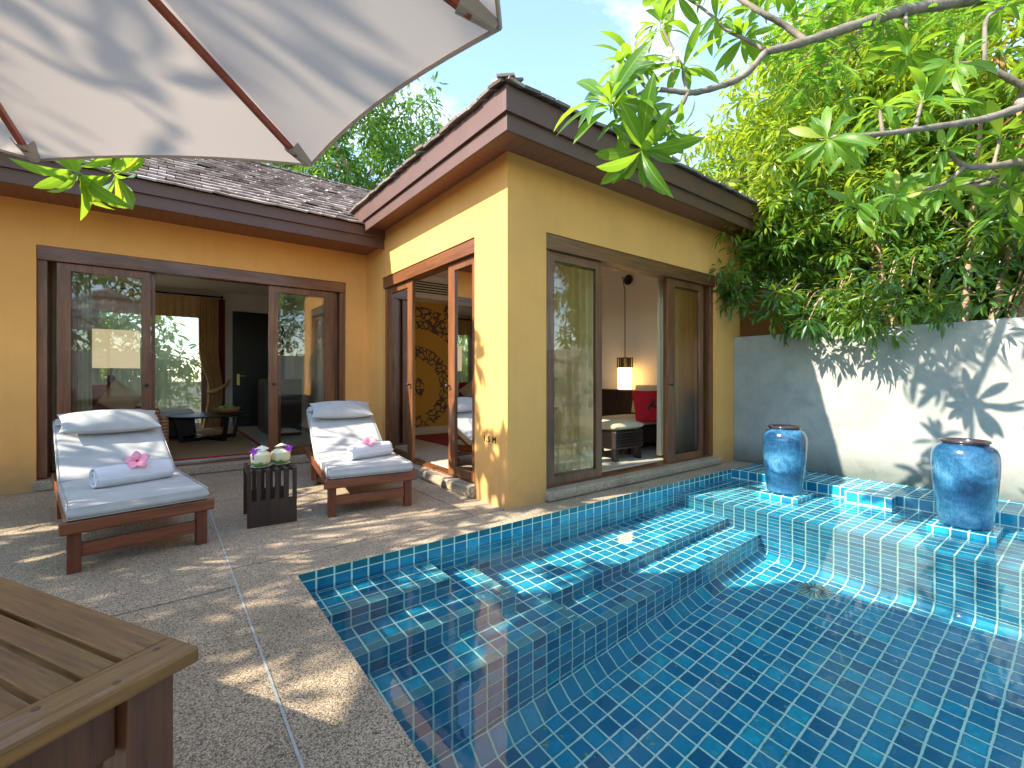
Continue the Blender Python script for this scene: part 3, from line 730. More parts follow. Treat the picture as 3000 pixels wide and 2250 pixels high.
# pool fittings
p = c3w = atY(850+1815*.36166, 1550+190*.36166, PY1)
mb = MB(); T = Matrix.Translation((p.x, PY1-.004, -.30)) @ Matrix.Rotation(R(90), 4, 'X')
mb.lathe([(.016, .0), (.016, .012), (.032, .012), (.036, .006), (.036, .0)], 28, T=T, cap0=False, cap1=False)
tag(mb.build('water_inlet', M['inlet'], smooth=True), 'round pale green water inlet ring on the pool wall under the water', 'pool inlet')
mb = MB(); dz = LZ+.004
mb.lathe([(.0, .006), (.07, .006), (.085, .003), (.088, 0)], 30, c=(5.33, 2.47, dz), cap1=False)
for a in range(10):
    for rr in (.025, .045, .064):
        t = a*.628+rr*40; mb.lathe([(.005, .0065), (.005, .0075)], 8, c=(5.33+rr*math.cos(t), 2.47+rr*math.sin(t), dz), mi=1)
tag(mb.build('ledge_drain', [M['inlet'], M['jointdark']], smooth=False), 'pale perforated round drain cover on the tiled ledge beside the far jar', 'drain cover')
mb = MB(); cx, cyy = 4.12, 1.42
mb.lathe([(.0, .02), (.02, .02), (.12, .004), (.125, 0)], 32, c=(cx, cyy, FZ+.003), cap1=False)
for a in range(20):
    t = a*math.pi/10; mb.beam((cx+.03*math.cos(t), cyy+.03*math.sin(t), FZ+.024), (cx+.115*math.cos(t), cyy+.115*math.sin(t), FZ+.011), .007, .004, 1)
tag(mb.build('main_drain', [M['inlet'], M['jointdark']]), 'round slotted main drain cover on the deep pool floor', 'drain cover')
# fallen leaflets on the water: countless scraps
n = 260; P = np.stack([rng.uniform(1.0, 4.6, n), rng.normal(1.0, .75, n).clip(-.8, 2.5), np.full(n, ZW+.002)], 1)
an = rng.uniform(0, 6.28, n); D = np.stack([np.cos(an), np.sin(an), np.zeros(n)], 1)
o = leaf_mesh('floating_leaflets', M['yshrub'], P, D, np.tile((0, 0, 1.), (n, 1)), rng.uniform(.006, .022, n), rng.uniform(.003, .007, n), 'quad'); tag(o, 'tiny fallen leaf scraps scattered over the pool surface', 'leaf litter', kind='stuff')

n = 46; P = np.stack([rng.uniform(-1.5, 5.5, n), rng.uniform(1.2, 6.3, n), np.full(n, .004)], 1)
P = P[(P[:, 1] > 2.95) | (P[:, 0] < .55)]; P = P[~((P[:, 0] > 2.3) & (P[:, 1] > 3.1))]; n = len(P)
an = rng.uniform(0, 6.28, n); D = np.stack([np.cos(an), np.sin(an), np.full(n, .02)], 1)
o = leaf_mesh('fallen_leaves', M['driedleaf'], P, D, np.tile((0, 0, 1.), (n, 1)), rng.uniform(.015, .05, n), rng.uniform(.008, .018, n), 'small'); tag(o, 'small dry fallen leaves scattered over the paving', 'leaf litter', kind='stuff')
# ================================================================ VILLA
villa = thing('villa', (2.366, 3.148, 0), 0, 'yellow stucco villa with brown fascia, shingle roofs and three sliding door openings', 'house')
VO = Vector((2.366, 3.148, 0))
def vb(mb, name, mat, parent=None, **kw):
    """build with world coords but parented to the villa (or to one of its parts)"""
    par = parent or villa
    o = mb.build(name, mat, par, **kw); o.matrix_parent_inverse = Matrix.Identity(4)
    base = VO if par is villa else Vector((0, 0, 0))
    if par is villa: o.location = -VO
    return o
XW, YW, YM = 2.366, 3.148, 6.565
WT = .2
# wing front wall (faces -y)
OX0, OX1, OZ0, OZ1 = 2.814, 5.812, .0, 2.487
vb(arch_mesh(doorway(XW, 6.45, OX0, OX1, OZ1, 3.099), YW, YW+WT, lambda u, w: (u, w)), 'wall', M['yellow'])
SY0, SY1 = 3.667, 5.96
vb(arch_mesh(doorway(YW+WT, 7.9, SY0, SY1, OZ1, 3.099), XW, XW+WT, lambda u, w: (w, u)), 'wall', M['yellow'])
MX0, MX1 = -1.0, 2.075
vb(arch_mesh(doorway(-5.2, XW, MX0, MX1, 2.486, 2.919), YM, YM+WT, lambda u, w: (u, w)), 'wall', M['yellow'])
vb(MB().box(6.25, 6.45, YW+WT, 8.0, 0, 3.099), 'wall', M['yellow']); vb(MB().box(-5.2, -5.0, YM+WT, 11.3, 0, 2.919), 'wall', M['yellow'])
# plinth sills of exposed aggregate
mb = MB(); mb.box(MX0-.02, MX1+.02, YM-.05, YM+.3, .001, .105); vb(mb, 'door_sill', M['deck'], bevel=.02, seg=3)
mb = MB(); mb.box(XW-.05, XW+.3, SY0-.02, SY1+.02, .001, .105); vb(mb, 'door_sill', M['deck'], bevel=.02, seg=3)
mb = MB(); mb.box(OX0-.02, OX1+.06, YW-.06, YW+.3, .001, .10); vb(mb, 'door_sill', M['deck'], bevel=.035, seg=4)

# interior shells
FI = .115
mb = MB(); mb.box(-4.999, XW-.001, YM+.25, 11.15, 0, FI); mb.box(XW+.25, 6.249, YW+.25, 7.85, 0, FI); mb.box(XW-.0, XW+.25, 6.0, 7.85, 0, FI-.002)
vb(mb, 'floor', M['floor_int'])
def iw(*b, name='interior_wall', mat='white_int'): return vb(MB().box(*b), name, M[mat])
BX0, BX1, BZ1 = -.0, 0, 0
wl = atY(150*.5425+0, 0, 11.1).x
wx0 = atY(470, 0, 11.1).x; wx1 = atY(586, 0, 11.1).x
dx0 = atY(681.5, 0, 11.1).x
WX0, WX1, WZ1 = -2.2, wx1+.12, 2.55
vb(arch_mesh(doorway(-5, XW, WX0, WX1, WZ1, 2.9, FI), 11.1, 11.25, lambda u, w: (u, w)), 'interior_wall', M['white_int'])
iw(XW-.02, XW-.001, YM+WT, 11.1, 0, 2.9); iw(-5.19, 2.0, YM+WT+.0005, YM+WT+.02, 2.49, 2.9)
iw(-5, XW, YM+WT, 11.2, 2.9, 2.94, name='ceiling'); iw(XW+WT, 6.25, YW+WT, 7.8, 2.96, 3.0, name='ceiling')
iw(6.21, 6.249, YW+WT, 7.8, 0, 2.96); iw(XW+WT, XW+WT+.012, SY1+.02, 7.8, 0, 2.96)
iw(XW+WT+.012, OX0, YW+WT, YW+WT+.012, 0, 2.96); iw(XW+WT, 6.21, 7.42, 7.8, 2.56, 2.96, name='bulkhead')
mb = MB()
for k in range(5): mb.box(XW+WT+.1, 6.1, 7.412, 7.4195, 2.655+k*.045, 2.675+k*.045)
vb(mb, 'air_grille', M['black'])
mb = MB(); mb.box(XW+WT, 6.21, 7.80, 7.9, 0, 2.96); vb(mb, 'painted_wall', M['mural'])
mb = MB(); mb.box(XW+WT+.012, 6.2, 7.786, 7.799, FI, FI+.1); mb.box(-4.9, WX0, 11.086, 11.099, FI, FI+.1); mb.box(WX1, dx0, 11.086, 11.099, FI, FI+.1); mb.each('skirting', M['floor_int'], villa, loc=-VO)

# soffits and fascias
E1x, E1y = 2.07, 2.762          # wing eave corner
E2y = 5.88                      # main eave
mb = MB(); mb.box(E1x+.03, 6.85, E1y+.03, YW, 3.10, 3.115); mb.box(E1x+.03, XW, YW, 6.9, 3.10, 3.115)
mb.box(XW, 6.85, YW, 8.2, 3.10, 3.114)
sof = []
def soffit_mat():
    m, nt, b = newmat('boarded_soffit'); co = coords(nt)
    sx = nt.nodes.new('ShaderNodeSeparateXYZ'); L(nt, co, sx.inputs[0])
    geo = nt.nodes.new('ShaderNodeNewGeometry')
    # boards run across the eave: pick x or y stripes by which eave it is
    isside = math_(nt, 'LESS_THAN', sx.outputs[0], XW)
    isside = math_(nt, 'MULTIPLY', isside, math_(nt, 'GREATER_THAN', sx.outputs[1], YW))
    isside = math_(nt, 'MULTIPLY', isside, math_(nt, 'GREATER_THAN', sx.outputs[2], 3.0))
    cc = math_(nt, 'ADD', math_(nt, 'MULTIPLY', sx.outputs[1], isside), math_(nt, 'MULTIPLY', sx.outputs[0], math_(nt, 'SUBTRACT', 1.0, isside)))
    f = math_(nt, 'FRACT', math_(nt, 'MULTIPLY', cc, 10.0))
    r = ramp(nt, f, [(0, (.05, .018, .01)), (.07, (.23, .095, .058)), (1, (.25, .105, .062))])
    L(nt, r.outputs[0], b.inputs['Base Color']); b.inputs['Roughness'].default_value = .5; return m
M['soffit'] = soffit_mat()
vb(mb, 'soffit', M['soffit'])
mb = MB(); mb.box(-5.4, E1x+.0, E2y+.03, YM, 2.92, 2.935); mb.box(E1x, XW, E2y+.03, YM, 2.92, 2.9345); vb(mb, 'soffit', M['soffit'])
mb = MB()
mb.box(E1x, 6.88, E1y, E1y+.028, 3.02, 3.155); mb.box(E1x-.028, 6.90, E1y-.028, E1y-.0005, 3.148, 3.345)
mb.box(E1x, E1x+.028, E1y+.028, 6.55, 3.02, 3.155); mb.box(E1x-.028, E1x-.0005, E1y-.0005, 6.62, 3.148, 3.345)
mb.box(6.86, 6.888, E1y+.028, 8.3, 3.02, 3.155); mb.box(6.8885, 6.916, E1y-.0005, 8.3, 3.148, 3.345)
mb.each('fascia', M['fascia'], villa, loc=-VO, bevel=.003)
mb = MB(); mb.box(-5.4, XW-.002, E2y, E2y+.028, 2.86, 3.0); mb.box(-5.4, XW-.003, E2y-.028, E2y-.0005, 2.985, 3.115)
mb.each('fascia', M['fascia'], villa, loc=-VO, bevel=.003)

mb = MB()
for x in (3.9, 5.35): mb.box(x, x+.003, E1y-.0285, E1y-.0278, 3.149, 3.344)
for y in (4.05, 5.3): mb.box(E1x-.0285, E1x-.0278, y, y+.003, 3.149, 3.344)
for x in (-2.6, -.55, 1.35): mb.box(x, x+.003, E2y-.0285, E2y-.0278, 2.986, 3.114)
for k in range(14):
    for dz_ in (3.19, 3.30): mb.box(2.3+k*.34, 2.308+k*.34, E1y-.0288, E1y-.0279, dz_, dz_+.008)
    for dz_ in (3.02, 3.085): mb.box(-2.4+k*.34, -2.392+k*.34, E2y-.0288, E2y-.0279, dz_, dz_+.008)
for o_ in mb.each('fixing', M['jointdark'], villa, loc=-VO)[:0]: pass
# shingle roofs
def shingle_slope(verts, fcs, tints, o, ux, us, length, run, inside, tw=.158, ex=.185, thick=.02, seed=1):
    """o: origin at eave, ux: along the eave, us: up the slope"""
    r = random.Random(seed); nrm = ux.cross(us).normalized()
    if nrm.z < 0: nrm = -nrm
    rows = int(run/ex)+1; cols = int(length/tw)+2
    for j in range(rows):
        off = (j % 2)*tw/2 + r.uniform(-.01, .01)
        for i in range(-1, cols):
            a = i*tw+off; b = j*ex
            if not inside(a+tw/2, b+ex/2): continue
            wdt = tw-r.uniform(.004, .012); lift = r.uniform(.004, .014); ln = ex*1.3
            if r.random() < .03: lift += .02
            a0 = a+r.uniform(-.003, .003); b0 = b - r.uniform(0, .012)
            h0 = thick*1.5+lift; h1 = thick*.3
            sk = r.uniform(-.006, .006)
            ps = []
            for (aa, bb, hh) in ((a0, b0, h0+sk), (a0+wdt, b0, h0-sk), (a0+wdt, b0+ln, h1), (a0, b0+ln, h1)):
                base = o + ux*aa + us*bb
                ps.append((base + nrm*hh, base + nrm*(hh-thick)))
            n0 = len(verts); 
            for tpt, bpt in ps: verts.append(tpt)
            for tpt, bpt in ps: verts.append(bpt)
            fcs.extend([(n0, n0+1, n0+2, n0+3), (n0+7, n0+6, n0+5, n0+4), (n0, n0+4, n0+5, n0+1), (n0+1, n0+5, n0+6, n0+2), (n0+3, n0+2, n0+6, n0+7), (n0, n0+3, n0+7, n0+4)])
            tints.extend([min(1, max(0, r.gauss(.5, .24)))]*8)
def shingles(name, slopes):
    v = []; f = []; t = []
    for k, s in enumerate(slopes): shingle_slope(v, f, t, *s, seed=k+3)
    # under-deck so nothing shows between the shingles
    me = bpy.data.meshes.new(name); me.from_pydata([tuple(p) for p in v], [], f); me.materials.append(M['shingle'])
    at = me.attributes.new('tint', 'FLOAT', 'POINT'); at.data.foreach_set('value', t)
    o = bpy.data.objects.new(name, me); COL.objects.link(o); o.parent = villa; o.location = -VO; return o
tanm = .558; sm = math.atan(tanm)
RY = 8.7; zr = 3.115+(RY-(E2y-.03))*tanm
run = (RY-(E2y-.03))/math.cos(sm)
rf = MB()
rf.add([(-5.4, E2y-.02, 3.10), (XW+2.0, E2y-.02, 3.10), (XW+2.0, RY, zr-.02), (-5.4, RY, zr-.02), (XW+2.0, 11.6, 3.1), (-5.4, 11.6, 3.1)], [(0, 1, 2, 3), (3, 2, 4, 5)])
tanw = math.tan(R(30)); hw = (6.90-(E1x-.03))/2; zw_ = 3.335+hw*tanw
x0, x1, y0, y1 = E1x-.03, 6.90, E1y-.03, 9.5
rf.add([(x0, y0, 3.335), (x1, y0, 3.335), ((x0+x1)/2, y0+hw, zw_), (x0, y1, 3.335), (x1, y1, 3.335), ((x0+x1)/2, y1, zw_)], [(0, 1, 2), (0, 2, 5, 3), (1, 4, 5, 2)])
roofdeck = vb(rf, 'roof', M['fascia'])
def rot_up(ux, d, ang): return (d*math.cos(ang)+Vector((0, 0, math.sin(ang)))).normalized()
rw = hw/math.cos(R(30)); LX = x1-x0
s_main = (Vector((-5.4, E2y-.06, 3.10)), Vector((1, 0, 0)), rot_up(None, Vector((0, 1, 0)), sm), 9.7, run, lambda a, b: a > 3.6 and (a < XW+5.4-.05 + b*.75))
s_front = (Vector((x0, y0-.03, 3.335)), Vector((1, 0, 0)), rot_up(None, Vector((0, 1, 0)), R(30)), LX, rw, lambda a, b: b*math.cos(R(30)) < min(a, LX-a)+.05 and -.05 < a < LX+.02)
s_side = (Vector((x0-.03, y0, 3.335)), Vector((0, 1, 0)), rot_up(None, Vector((1, 0, 0)), R(30)), 6.5, rw, lambda a, b: b*math.cos(R(30)) < a+.05 and a < 5.2)
shg = shingles('shingles', [s_main, s_front, s_side]); shg.parent = roofdeck; shg.location = (0, 0, 0)
# hip and ridge caps
def caps(a, b, n):
    mb = MB(); a = Vector(a); b = Vector(b); d = (b-a)/n
    for i in range(n):
        p = a+d*i; mb.beam(p+Vector((0, 0, .035)), p+d*1.25+Vector((0, 0, .02+.012*random.random())), .13, .018)
    o = mb.build('ridge_caps', M['shingle'], roofdeck)
    at = o.data.attributes.new('tint', 'FLOAT', 'POINT'); at.data.foreach_set('value', [random.random() for _ in o.data.vertices])
caps((x0-.03, y0-.03, 3.345), ((x0+x1)/2, y0+hw, zw_+.01), 24); caps((x1, y0, 3.345), ((x0+x1)/2, y0+hw, zw_+.01), 24); caps((-2.4, RY, zr), (XW+2, RY, zr), 44)

# ---- sliding doors. local frame: u along opening, w depth into the house, z up
def door_set(name, u0, u1, ztop, zbot, to_world, leaves, axis, recess=.05):
    """to_world(u, w) -> (x, y). leaves: (u_a, u_b, glass_a, glass_b, depth, knob_u)"""
    mx = M['door_wood_x'] if axis == 'x' else M['door_wood_y']; mz = M['door_wood_z']
    def bx(mb, ua, ub, wa, wb, za, zb):
        p = [to_world(ua, wa), to_world(ub, wb)]
        xs = sorted((p[0][0], p[1][0])); ys = sorted((p[0][1], p[1][1]))
        mb.box(xs[0], xs[1], ys[0], ys[1], za, zb)
    hb = .142
    fr = MB(); bx(fr, u0+.001, u1-.001, .012, .17, ztop-hb, ztop-.001)
    f = vb(fr, 'door_frame', mx, bevel=.004)
    fr = MB(); bx(fr, u0+.001, u1-.001, .06, .19, zbot-.004, zbot+.018); fr.build('threshold', mx, f, bevel=.004)
    for a, b in ((u0+.001, u0+.075), (u1-.075, u1-.001)):
        jm = MB(); bx(jm, a, b, .04, .185, zbot+.018, ztop-hb); jm.build('jamb', mz, f, bevel=.004)
    for (ua, ub, ga, gb, dp, ku, swap) in leaves:
        zt = ztop-hb-.004; zb = zbot+.022; gz1 = 2.262-(2.487-ztop); gz0 = zbot+.105
        leaf = vb(ring_mesh(ua, ub, zb, zt, ga, gb, gz0, gz1, dp, dp+.042, to_world), 'sliding_door', mz, bevel=.003)
        g = MB(); p0 = to_world(ga, dp+.02); p1 = to_world(gb, dp+.02)
        g.quad((p0[0], p0[1], gz0), (p1[0], p1[1], gz0), (p1[0], p1[1], gz1), (p0[0], p0[1], gz1)); g.build('glass_pane', M['glass'], leaf)
        if ku is not None:
            k = MB(); px = to_world(ku, dp-.004); c = Vector((px[0], px[1], 1.06)); nn = Vector(to_world(0, -1))-Vector(to_world(0, 0)); nn = Vector((nn.x, nn.y, 0))
            q = Vector((0, 0, 1)).rotation_difference(nn).to_matrix().to_4x4()
            k.lathe([(.009, 0), (.008, .02), (.016, .028), (.019, .038), (.014, .048), (.004, .052)], 16, c=c, T=q)
            k.build('knob', M['brown_dark'], leaf, smooth=True)
    return f
wf = lambda u, w: (u, YW+w)
door_set('front', OX0, OX1, 2.487, .10, wf, [(2.872, 3.640, 2.965, 3.549, .055, None, 0), (2.93, 3.690, 3.02, 3.655, .112, None, 0), (4.807, 5.592, 4.955, 5.510, .055, 4.85, 0), (4.86, 5.70, 4.99, 5.62, .112, None, 0)], 'x')
door_set('main', MX0, MX1, 2.486, .105, lambda u, w: (u, YM+w), [(-.86, -.095, -.753, -.179, .055, -.134, 0), (-.80, -.055, -.71, -.092, .112, None, 0), (1.104, 1.93, 1.212, 1.802, .055, 1.157, 0), (1.16, 1.99, 1.26, 1.89, .112, None, 0)], 'x')
door_set('side', SY0, SY1, 2.487, .105, lambda u, w: (XW+w, u), [(3.74, 4.270, 3.80, 4.140, .055, 4.235, 0), (3.76, 4.15, 3.86, 4.06, .112, None, 0), (5.150, 5.88, 5.285, 5.755, .055, 5.19, 0)], 'y')

# depth marking on the wing's side wall
def text_mesh(s, size, depth=.003):
    cu = bpy.data.curves.new('marking_text', 'FONT'); cu.body = s; cu.size = size; cu.extrude = depth; cu.space_character = 1.25
    to = bpy.data.objects.new('marking_text', cu); COL.objects.link(to)
    dg = bpy.context.evaluated_depsgraph_get(); dg.update()
    me = bpy.data.meshes.new_from_object(to.evaluated_get(dg)); bpy.data.objects.remove(to); return me
o = bpy.data.objects.new('depth_marking', None); COL.objects.link(o); o.location = (XW-.003, 3.516, .56); o.rotation_euler = (R(90), 0, R(-90))
for ch, xo in (('1', 0), ('.', .043), ('5', .072), ('M', .142)):
    me = text_mesh(ch, .078); me.materials.clear(); me.materials.append(M['black'])
    q = bpy.data.objects.new('character', me); COL.objects.link(q); q.parent = o; q.location = (xo, 0, 0)
tag(o, 'small black letters reading 1.5 M low on the sunlit wing wall', 'depth marking')

# ================================================================ WALL, NEIGHBOURS
gw = MB(); gw.box(6.27, 6.44, -4.2, YW-.002, -.04, 1.70)
tag(gw.build('garden_wall', M['greywall'], bevel=.006), 'plain grey rendered garden wall behind the two blue jars', 'wall')
gw = MB(); gw.box(6.6, 11.5, 3.75, 3.95, 0, 2.75); gw.box(9.0, 9.35, 3.6, 3.7495, 0, 2.75)
tag(gw.build('terracotta_wall', M['terra']), 'terracotta plaster wall beyond the grey garden wall, half hidden by the shrub', 'wall')
nb = thing('neighbour_house', (19, 3, 0), 0, 'distant house with a low grey tiled roof showing above the garden wall', 'house')
mb = MB(); mb.box(-3.5, 3.5, -5, 3, 0, 2.1); mb.build('wall', M['terra'], nb)
mb = MB(); mb.add([(-4, -5.5, 2.1), (4, -5.5, 2.1), (4, 3.5, 2.1), (-4, 3.5, 2.1), (0, -2.0, 3.7), (0, 0.0, 3.7)], [(0, 1, 4), (1, 2, 5, 4), (2, 3, 5), (3, 0, 4, 5), (3, 2, 1, 0)]); mb.build('roof', M['roofgrey'], nb)
gw = MB(); gw.box(-4.8, 6.44, -4.4, -4.201, -.04, 1.9)
tag(gw.build('rear_garden_wall', M['greywall']), 'grey garden wall closing the courtyard behind the viewer', 'wall')
gw = MB(); gw.box(-4.8, -4.601, -4.2, 6.56, -.04, 1.5)
tag(gw.build('left_garden_wall', M['greywall']), 'grey garden wall along the left edge of the deck', 'wall')

exec_parts = True

# ================================================================ SUN LOUNGERS
def build_lounger(loc, rz, label, ang):
    W, Ls = .70, 1.02           # frame width; y runs from the foot (0) to the head
    t = thing('sun_lounger', loc, rz, label, 'sun lounger', 'sun loungers on the deck')
    FT = .312; LT = 1.98
    mb = MB()
    for s in (-1, 1):
        x = s*(W/2-.0175); mb.box(x-.0175, x+.0175, .034, LT, FT-.078, FT)
    mb.each('side_rail', M['lounge_y'], t, bevel=.004)
    mb = MB(); mb.box(-W/2-.035, W/2+.035, 0, .033, FT-.076, FT+.002); mb.box(-W/2+.036, W/2-.036, LT-.04, LT-.005, FT-.07, FT-.002)
    mb.each('end_rail', M['lounge_x'], t, bevel=.012, seg=3)
    for s in (-1, 1):
        mb = MB(); x = s*(W/2-.032); mb.box(x-.032, x+.032, .036, .098, 0, FT-.08); mb.build('leg', M['lounge_z'], t, bevel=.004)
        mb = MB(); mb.box(x-.026, x+.026, 1.30, 1.40, .05, FT-.08); lg = mb.build('leg', M['lounge_z'], t, bevel=.004)
        mb = MB(); T = Matrix.Translation((x-s*.05, 1.35, .062)) @ Matrix.Rotation(R(90), 4, 'Y')
        mb.lathe([(.01, -.018), (.055, -.018), (.062, -.012), (.062, .012), (.055, .018), (.01, .018)], 26, T=T); mb.build('wheel', M['teak_z'], lg, smooth=True, angle=40)
    mb = MB(); mb.box(-W/2+.064, W/2-.064, .05, .082, .085, .165); mb.box(-W/2+.052, W/2-.052, 1.33, 1.37, .13, .19); mb.each('stretcher', M['lounge_x'], t, bevel=.003)
    mb = MB()
    for k in range(9): mb.box(-W/2+.036, W/2-.036, .06+k*.108, .06+k*.108+.07, FT-.03, FT-.008)
    mb.build('seat_slats', M['lounge_x'], t, bevel=.002)
    BL = .86
    TB = Matrix.Translation((0, Ls, FT)) @ Matrix.Rotation(R(ang), 4, 'X')
    mb = MB()
    for s in (-1, 1):
        x = s*(W/2-.062); mb.box(x-.016, x+.016, .0, BL, -.045, -.004, 0, TB)
    for k in range(8): mb.box(-W/2+.03, W/2-.03, .02+k*.108, .09+k*.108, -.003, .012, 0, TB)
    mb.build('backrest_frame', M['lounge_x'], t, bevel=.002)
    mb = MB(); q = TB @ Vector((0, .55, -.03))
    for s in (-1, 1): mb.beam((s*.20, q.y, q.z), (s*.20, q.y+.12, FT-.06), .028, .028)
    mb.each('backrest_prop', M['lounge_z'], t)
    MH = .078
    mb = cushion(.70, Ls+.03, MH, 26, 30, crown=.08, seed=3, wrinkle=.0010, pe=26, pw=.36)
    xf(mb, Matrix.Translation((0, (Ls+.03)/2-.01, FT+.004)))
    m1 = mb.build('mattress', M['cushion'], t, smooth=True)
    mb = cushion(.70, BL+.04, MH, 26, 26, crown=.08, seed=5, wrinkle=.0014, pe=26, pw=.36)
    xf(mb, TB @ Matrix.Translation((0, (BL+.04)/2+.004, .014))); mb.build('back_pad', M['cushion'], m1, smooth=True)
    # piping along the top edges
    def pipe(T, w, l, par):
        for z in (.008, MH*.93):
            r = .018; pts = []
            for cx, cy, a0 in ((w/2-r-.004, l/2-r-.004, 0), (-w/2+r+.004, l/2-r-.004, 90), (-w/2+r+.004, -l/2+r+.004, 180), (w/2-r-.004, -l/2+r+.004, 270)):
                for k in range(4): a = R(a0+k*30); pts.append(T @ Vector((cx+r*math.cos(a), cy+r*math.sin(a), z)))
            q = MB(); q.tube(pts+[pts[0]], .003, 6, cap=False); q.build('piping', M['cushion'], par, smooth=True)
    pipe(Matrix.Translation((0, (Ls+.03)/2-.01, FT+.004)), .70, Ls+.03, m1)
    pipe(TB @ Matrix.Translation((0, (BL+.04)/2+.004, .014)), .70, BL+.04, m1)
    return t, TB, FT, MH, BL
def pillow_on(t, TB, label, seed, w=.66):
    p = thing('head_pillow', (0, 0, 0), 0, label, 'pillow', 'head pillows on the loungers')
    T = Matrix.Translation(t.location) @ t.rotation_euler.to_matrix().to_4x4()
    p.location = T @ TB @ Vector((0, .70, .095)); p.rotation_euler = (T @ TB).to_euler()
    mb = cushion(w, .30, .155, 36, 20, crown=.35, pinch=.14, seed=seed, wrinkle=.0045, pe=3.2, pw=.62)
    mb.build('pillow_body', M['cushion'], p, smooth=True)
    mb = MB()
    for s in (-1, 1):
        mb.quad((s*(w/2-.03), .05, .03), (s*(w/2+.012), .07, .02), (s*(w/2+.005), .15, .025), (s*(w/2-.06), .135, .05))
    mb.each('corner_flap', M['cushion'], p, solid=.006)
    return p
def towel_roll(t, x, y, rz, label, r=.072, ln=.42, FT=.312, MH=.078):
    T = Matrix.Translation(t.location) @ t.rotation_euler.to_matrix().to_4x4()
    o = thing('rolled_towel', T @ Vector((x, y, FT+MH+.003)), t.rotation_euler.z+rz, label, 'towel', 'rolled towels on the loungers')
    mb = MB(); seg = 110; turns = 4.4; prof = []
    for i in range(seg+1):
        f = i/seg; a = -2*math.pi*turns*f - .6; rr = .012+(r-.012)*f**.9; prof.append((math.cos(a)*rr, math.sin(a)*rr))
    nl = 26; vs = []; th = .0125
    for j in range(nl+1):
        f = j/nl; xx = -ln/2+ln*f; bulge = 1 - .10*abs(2*f-1)**3
        for i, (py, pz) in enumerate(prof):
            jit = 1+.012*math.sin(i*.9+j*.7)*math.sin(j*.37)
            stg = .006*math.sin(i*.11)
            vs.append((xx+stg*(1 if j == 0 else -1 if j == nl else 0), py*bulge*jit, r+pz*bulge*jit))
    W = len(prof); mb.add(vs, [(j*W+i, j*W+i+1, (j+1)*W+i+1, (j+1)*W+i) for j in range(nl) for i in range(W-1)])
    b = mb.build('towel_cloth', M['towel'], o, smooth=True)
    q = b.modifiers.new('solid', 'SOLIDIFY'); q.thickness = th; q.offset = 0
    return o
def hibiscus(pos, nrm, label, size=.062, rz=0):
    o = thing('hibiscus_flower', pos, 0, label, 'flower', 'pink hibiscus flowers on the towels')
    q = Vector((0, 0, 1)).rotation_difference(Vector(nrm).normalized()); o.rotation_mode = 'XYZ'; o.rotation_euler = (q.to_matrix() @ Matrix.Rotation(rz, 3, 'Z')).to_euler()
    mb = MB()
    for k in range(5):
        a = k*2*math.pi/5; n = 7; m = 6; vs = []
        for i in range(n+1):
            f = i/n; rr = .006+size*f; wd = size*.74*math.sin(math.pi*min(1, (f*.86+.04)))**.75
            for j in range(m+1):
                g = -1+2*j/m
                ruffle = .0045*math.sin(g*9+k)*f*f
                z = .010+.020*math.sin(f*2.2)-.010*f*f+ruffle+abs(g)*.004*f
                vs.append(Vector((rr-abs(g)**2*.012*f, g*wd/2, z+k*.0012)))
        T = Matrix.Rotation(a, 4, 'Z'); W = m+1
        mb.add([T @ v for v in vs], [(i*W+j, i*W+j+1, (i+1)*W+j+1, (i+1)*W+j) for i in range(n) for j in range(m)])
    mb.build('petals', M['pink'], o, smooth=True, solid=.0012)
    mb = MB(); mb.lathe([(.012, .004), (.010, .014), (.004, .018)], 12); mb.build('throat', M['pink_dark'], o, smooth=True)
    mb = MB(); mb.tube([(0, 0, .01), (.004, 0, .03), (.012, 0, .052)], [.0025, .002, .0018], 6)
    for k in range(14):
        a = k*2.4; c = Vector((.006+.0005*k, 0, .03+.0016*k)); mb.tube([c, c+Vector((.003*math.cos(a), .004*math.sin(a), .001))], [.0006, .0013], 5)
    mb.build('stamen', M['brass'], o, smooth=True)
    return o
lL, TB1, FT, MH, BL = build_lounger((-.085, 3.70, 0), R(9.5), 'wooden sun lounger with grey-blue mattress, left of the slatted side table', 26)
lR, TB2, *_ = build_lounger((1.425, 3.80, 0), R(-8.0), 'wooden sun lounger with grey-blue mattress, right of the slatted side table', 27)
pillow_on(lL, TB1, 'plump grey pillow at the head of the left lounger', 11); pillow_on(lR, TB2, 'plump grey pillow at the head of the right lounger', 12)
def wpt(t, x, y, z): return Matrix.Translation(t.location) @ t.rotation_euler.to_matrix().to_4x4() @ Vector((x, y, z))
towel_roll(lL, .02, .56, R(11), 'rolled white towel lying across the left lounger', .074, .44); towel_roll(lR, .085, .46, R(20), 'rolled white towel lying across the right lounger', .070, .40)
hibiscus(wpt(lL, .04, .545, FT+MH+.151), (-.1, -.8, .62), 'pink hibiscus flower on the left lounger\'s towel', .076, .35)
hibiscus(wpt(lR, .065, .455, FT+MH+.143), (-.15, -.62, .78), 'pink hibiscus flower on the right lounger\'s towel', .070, .9)

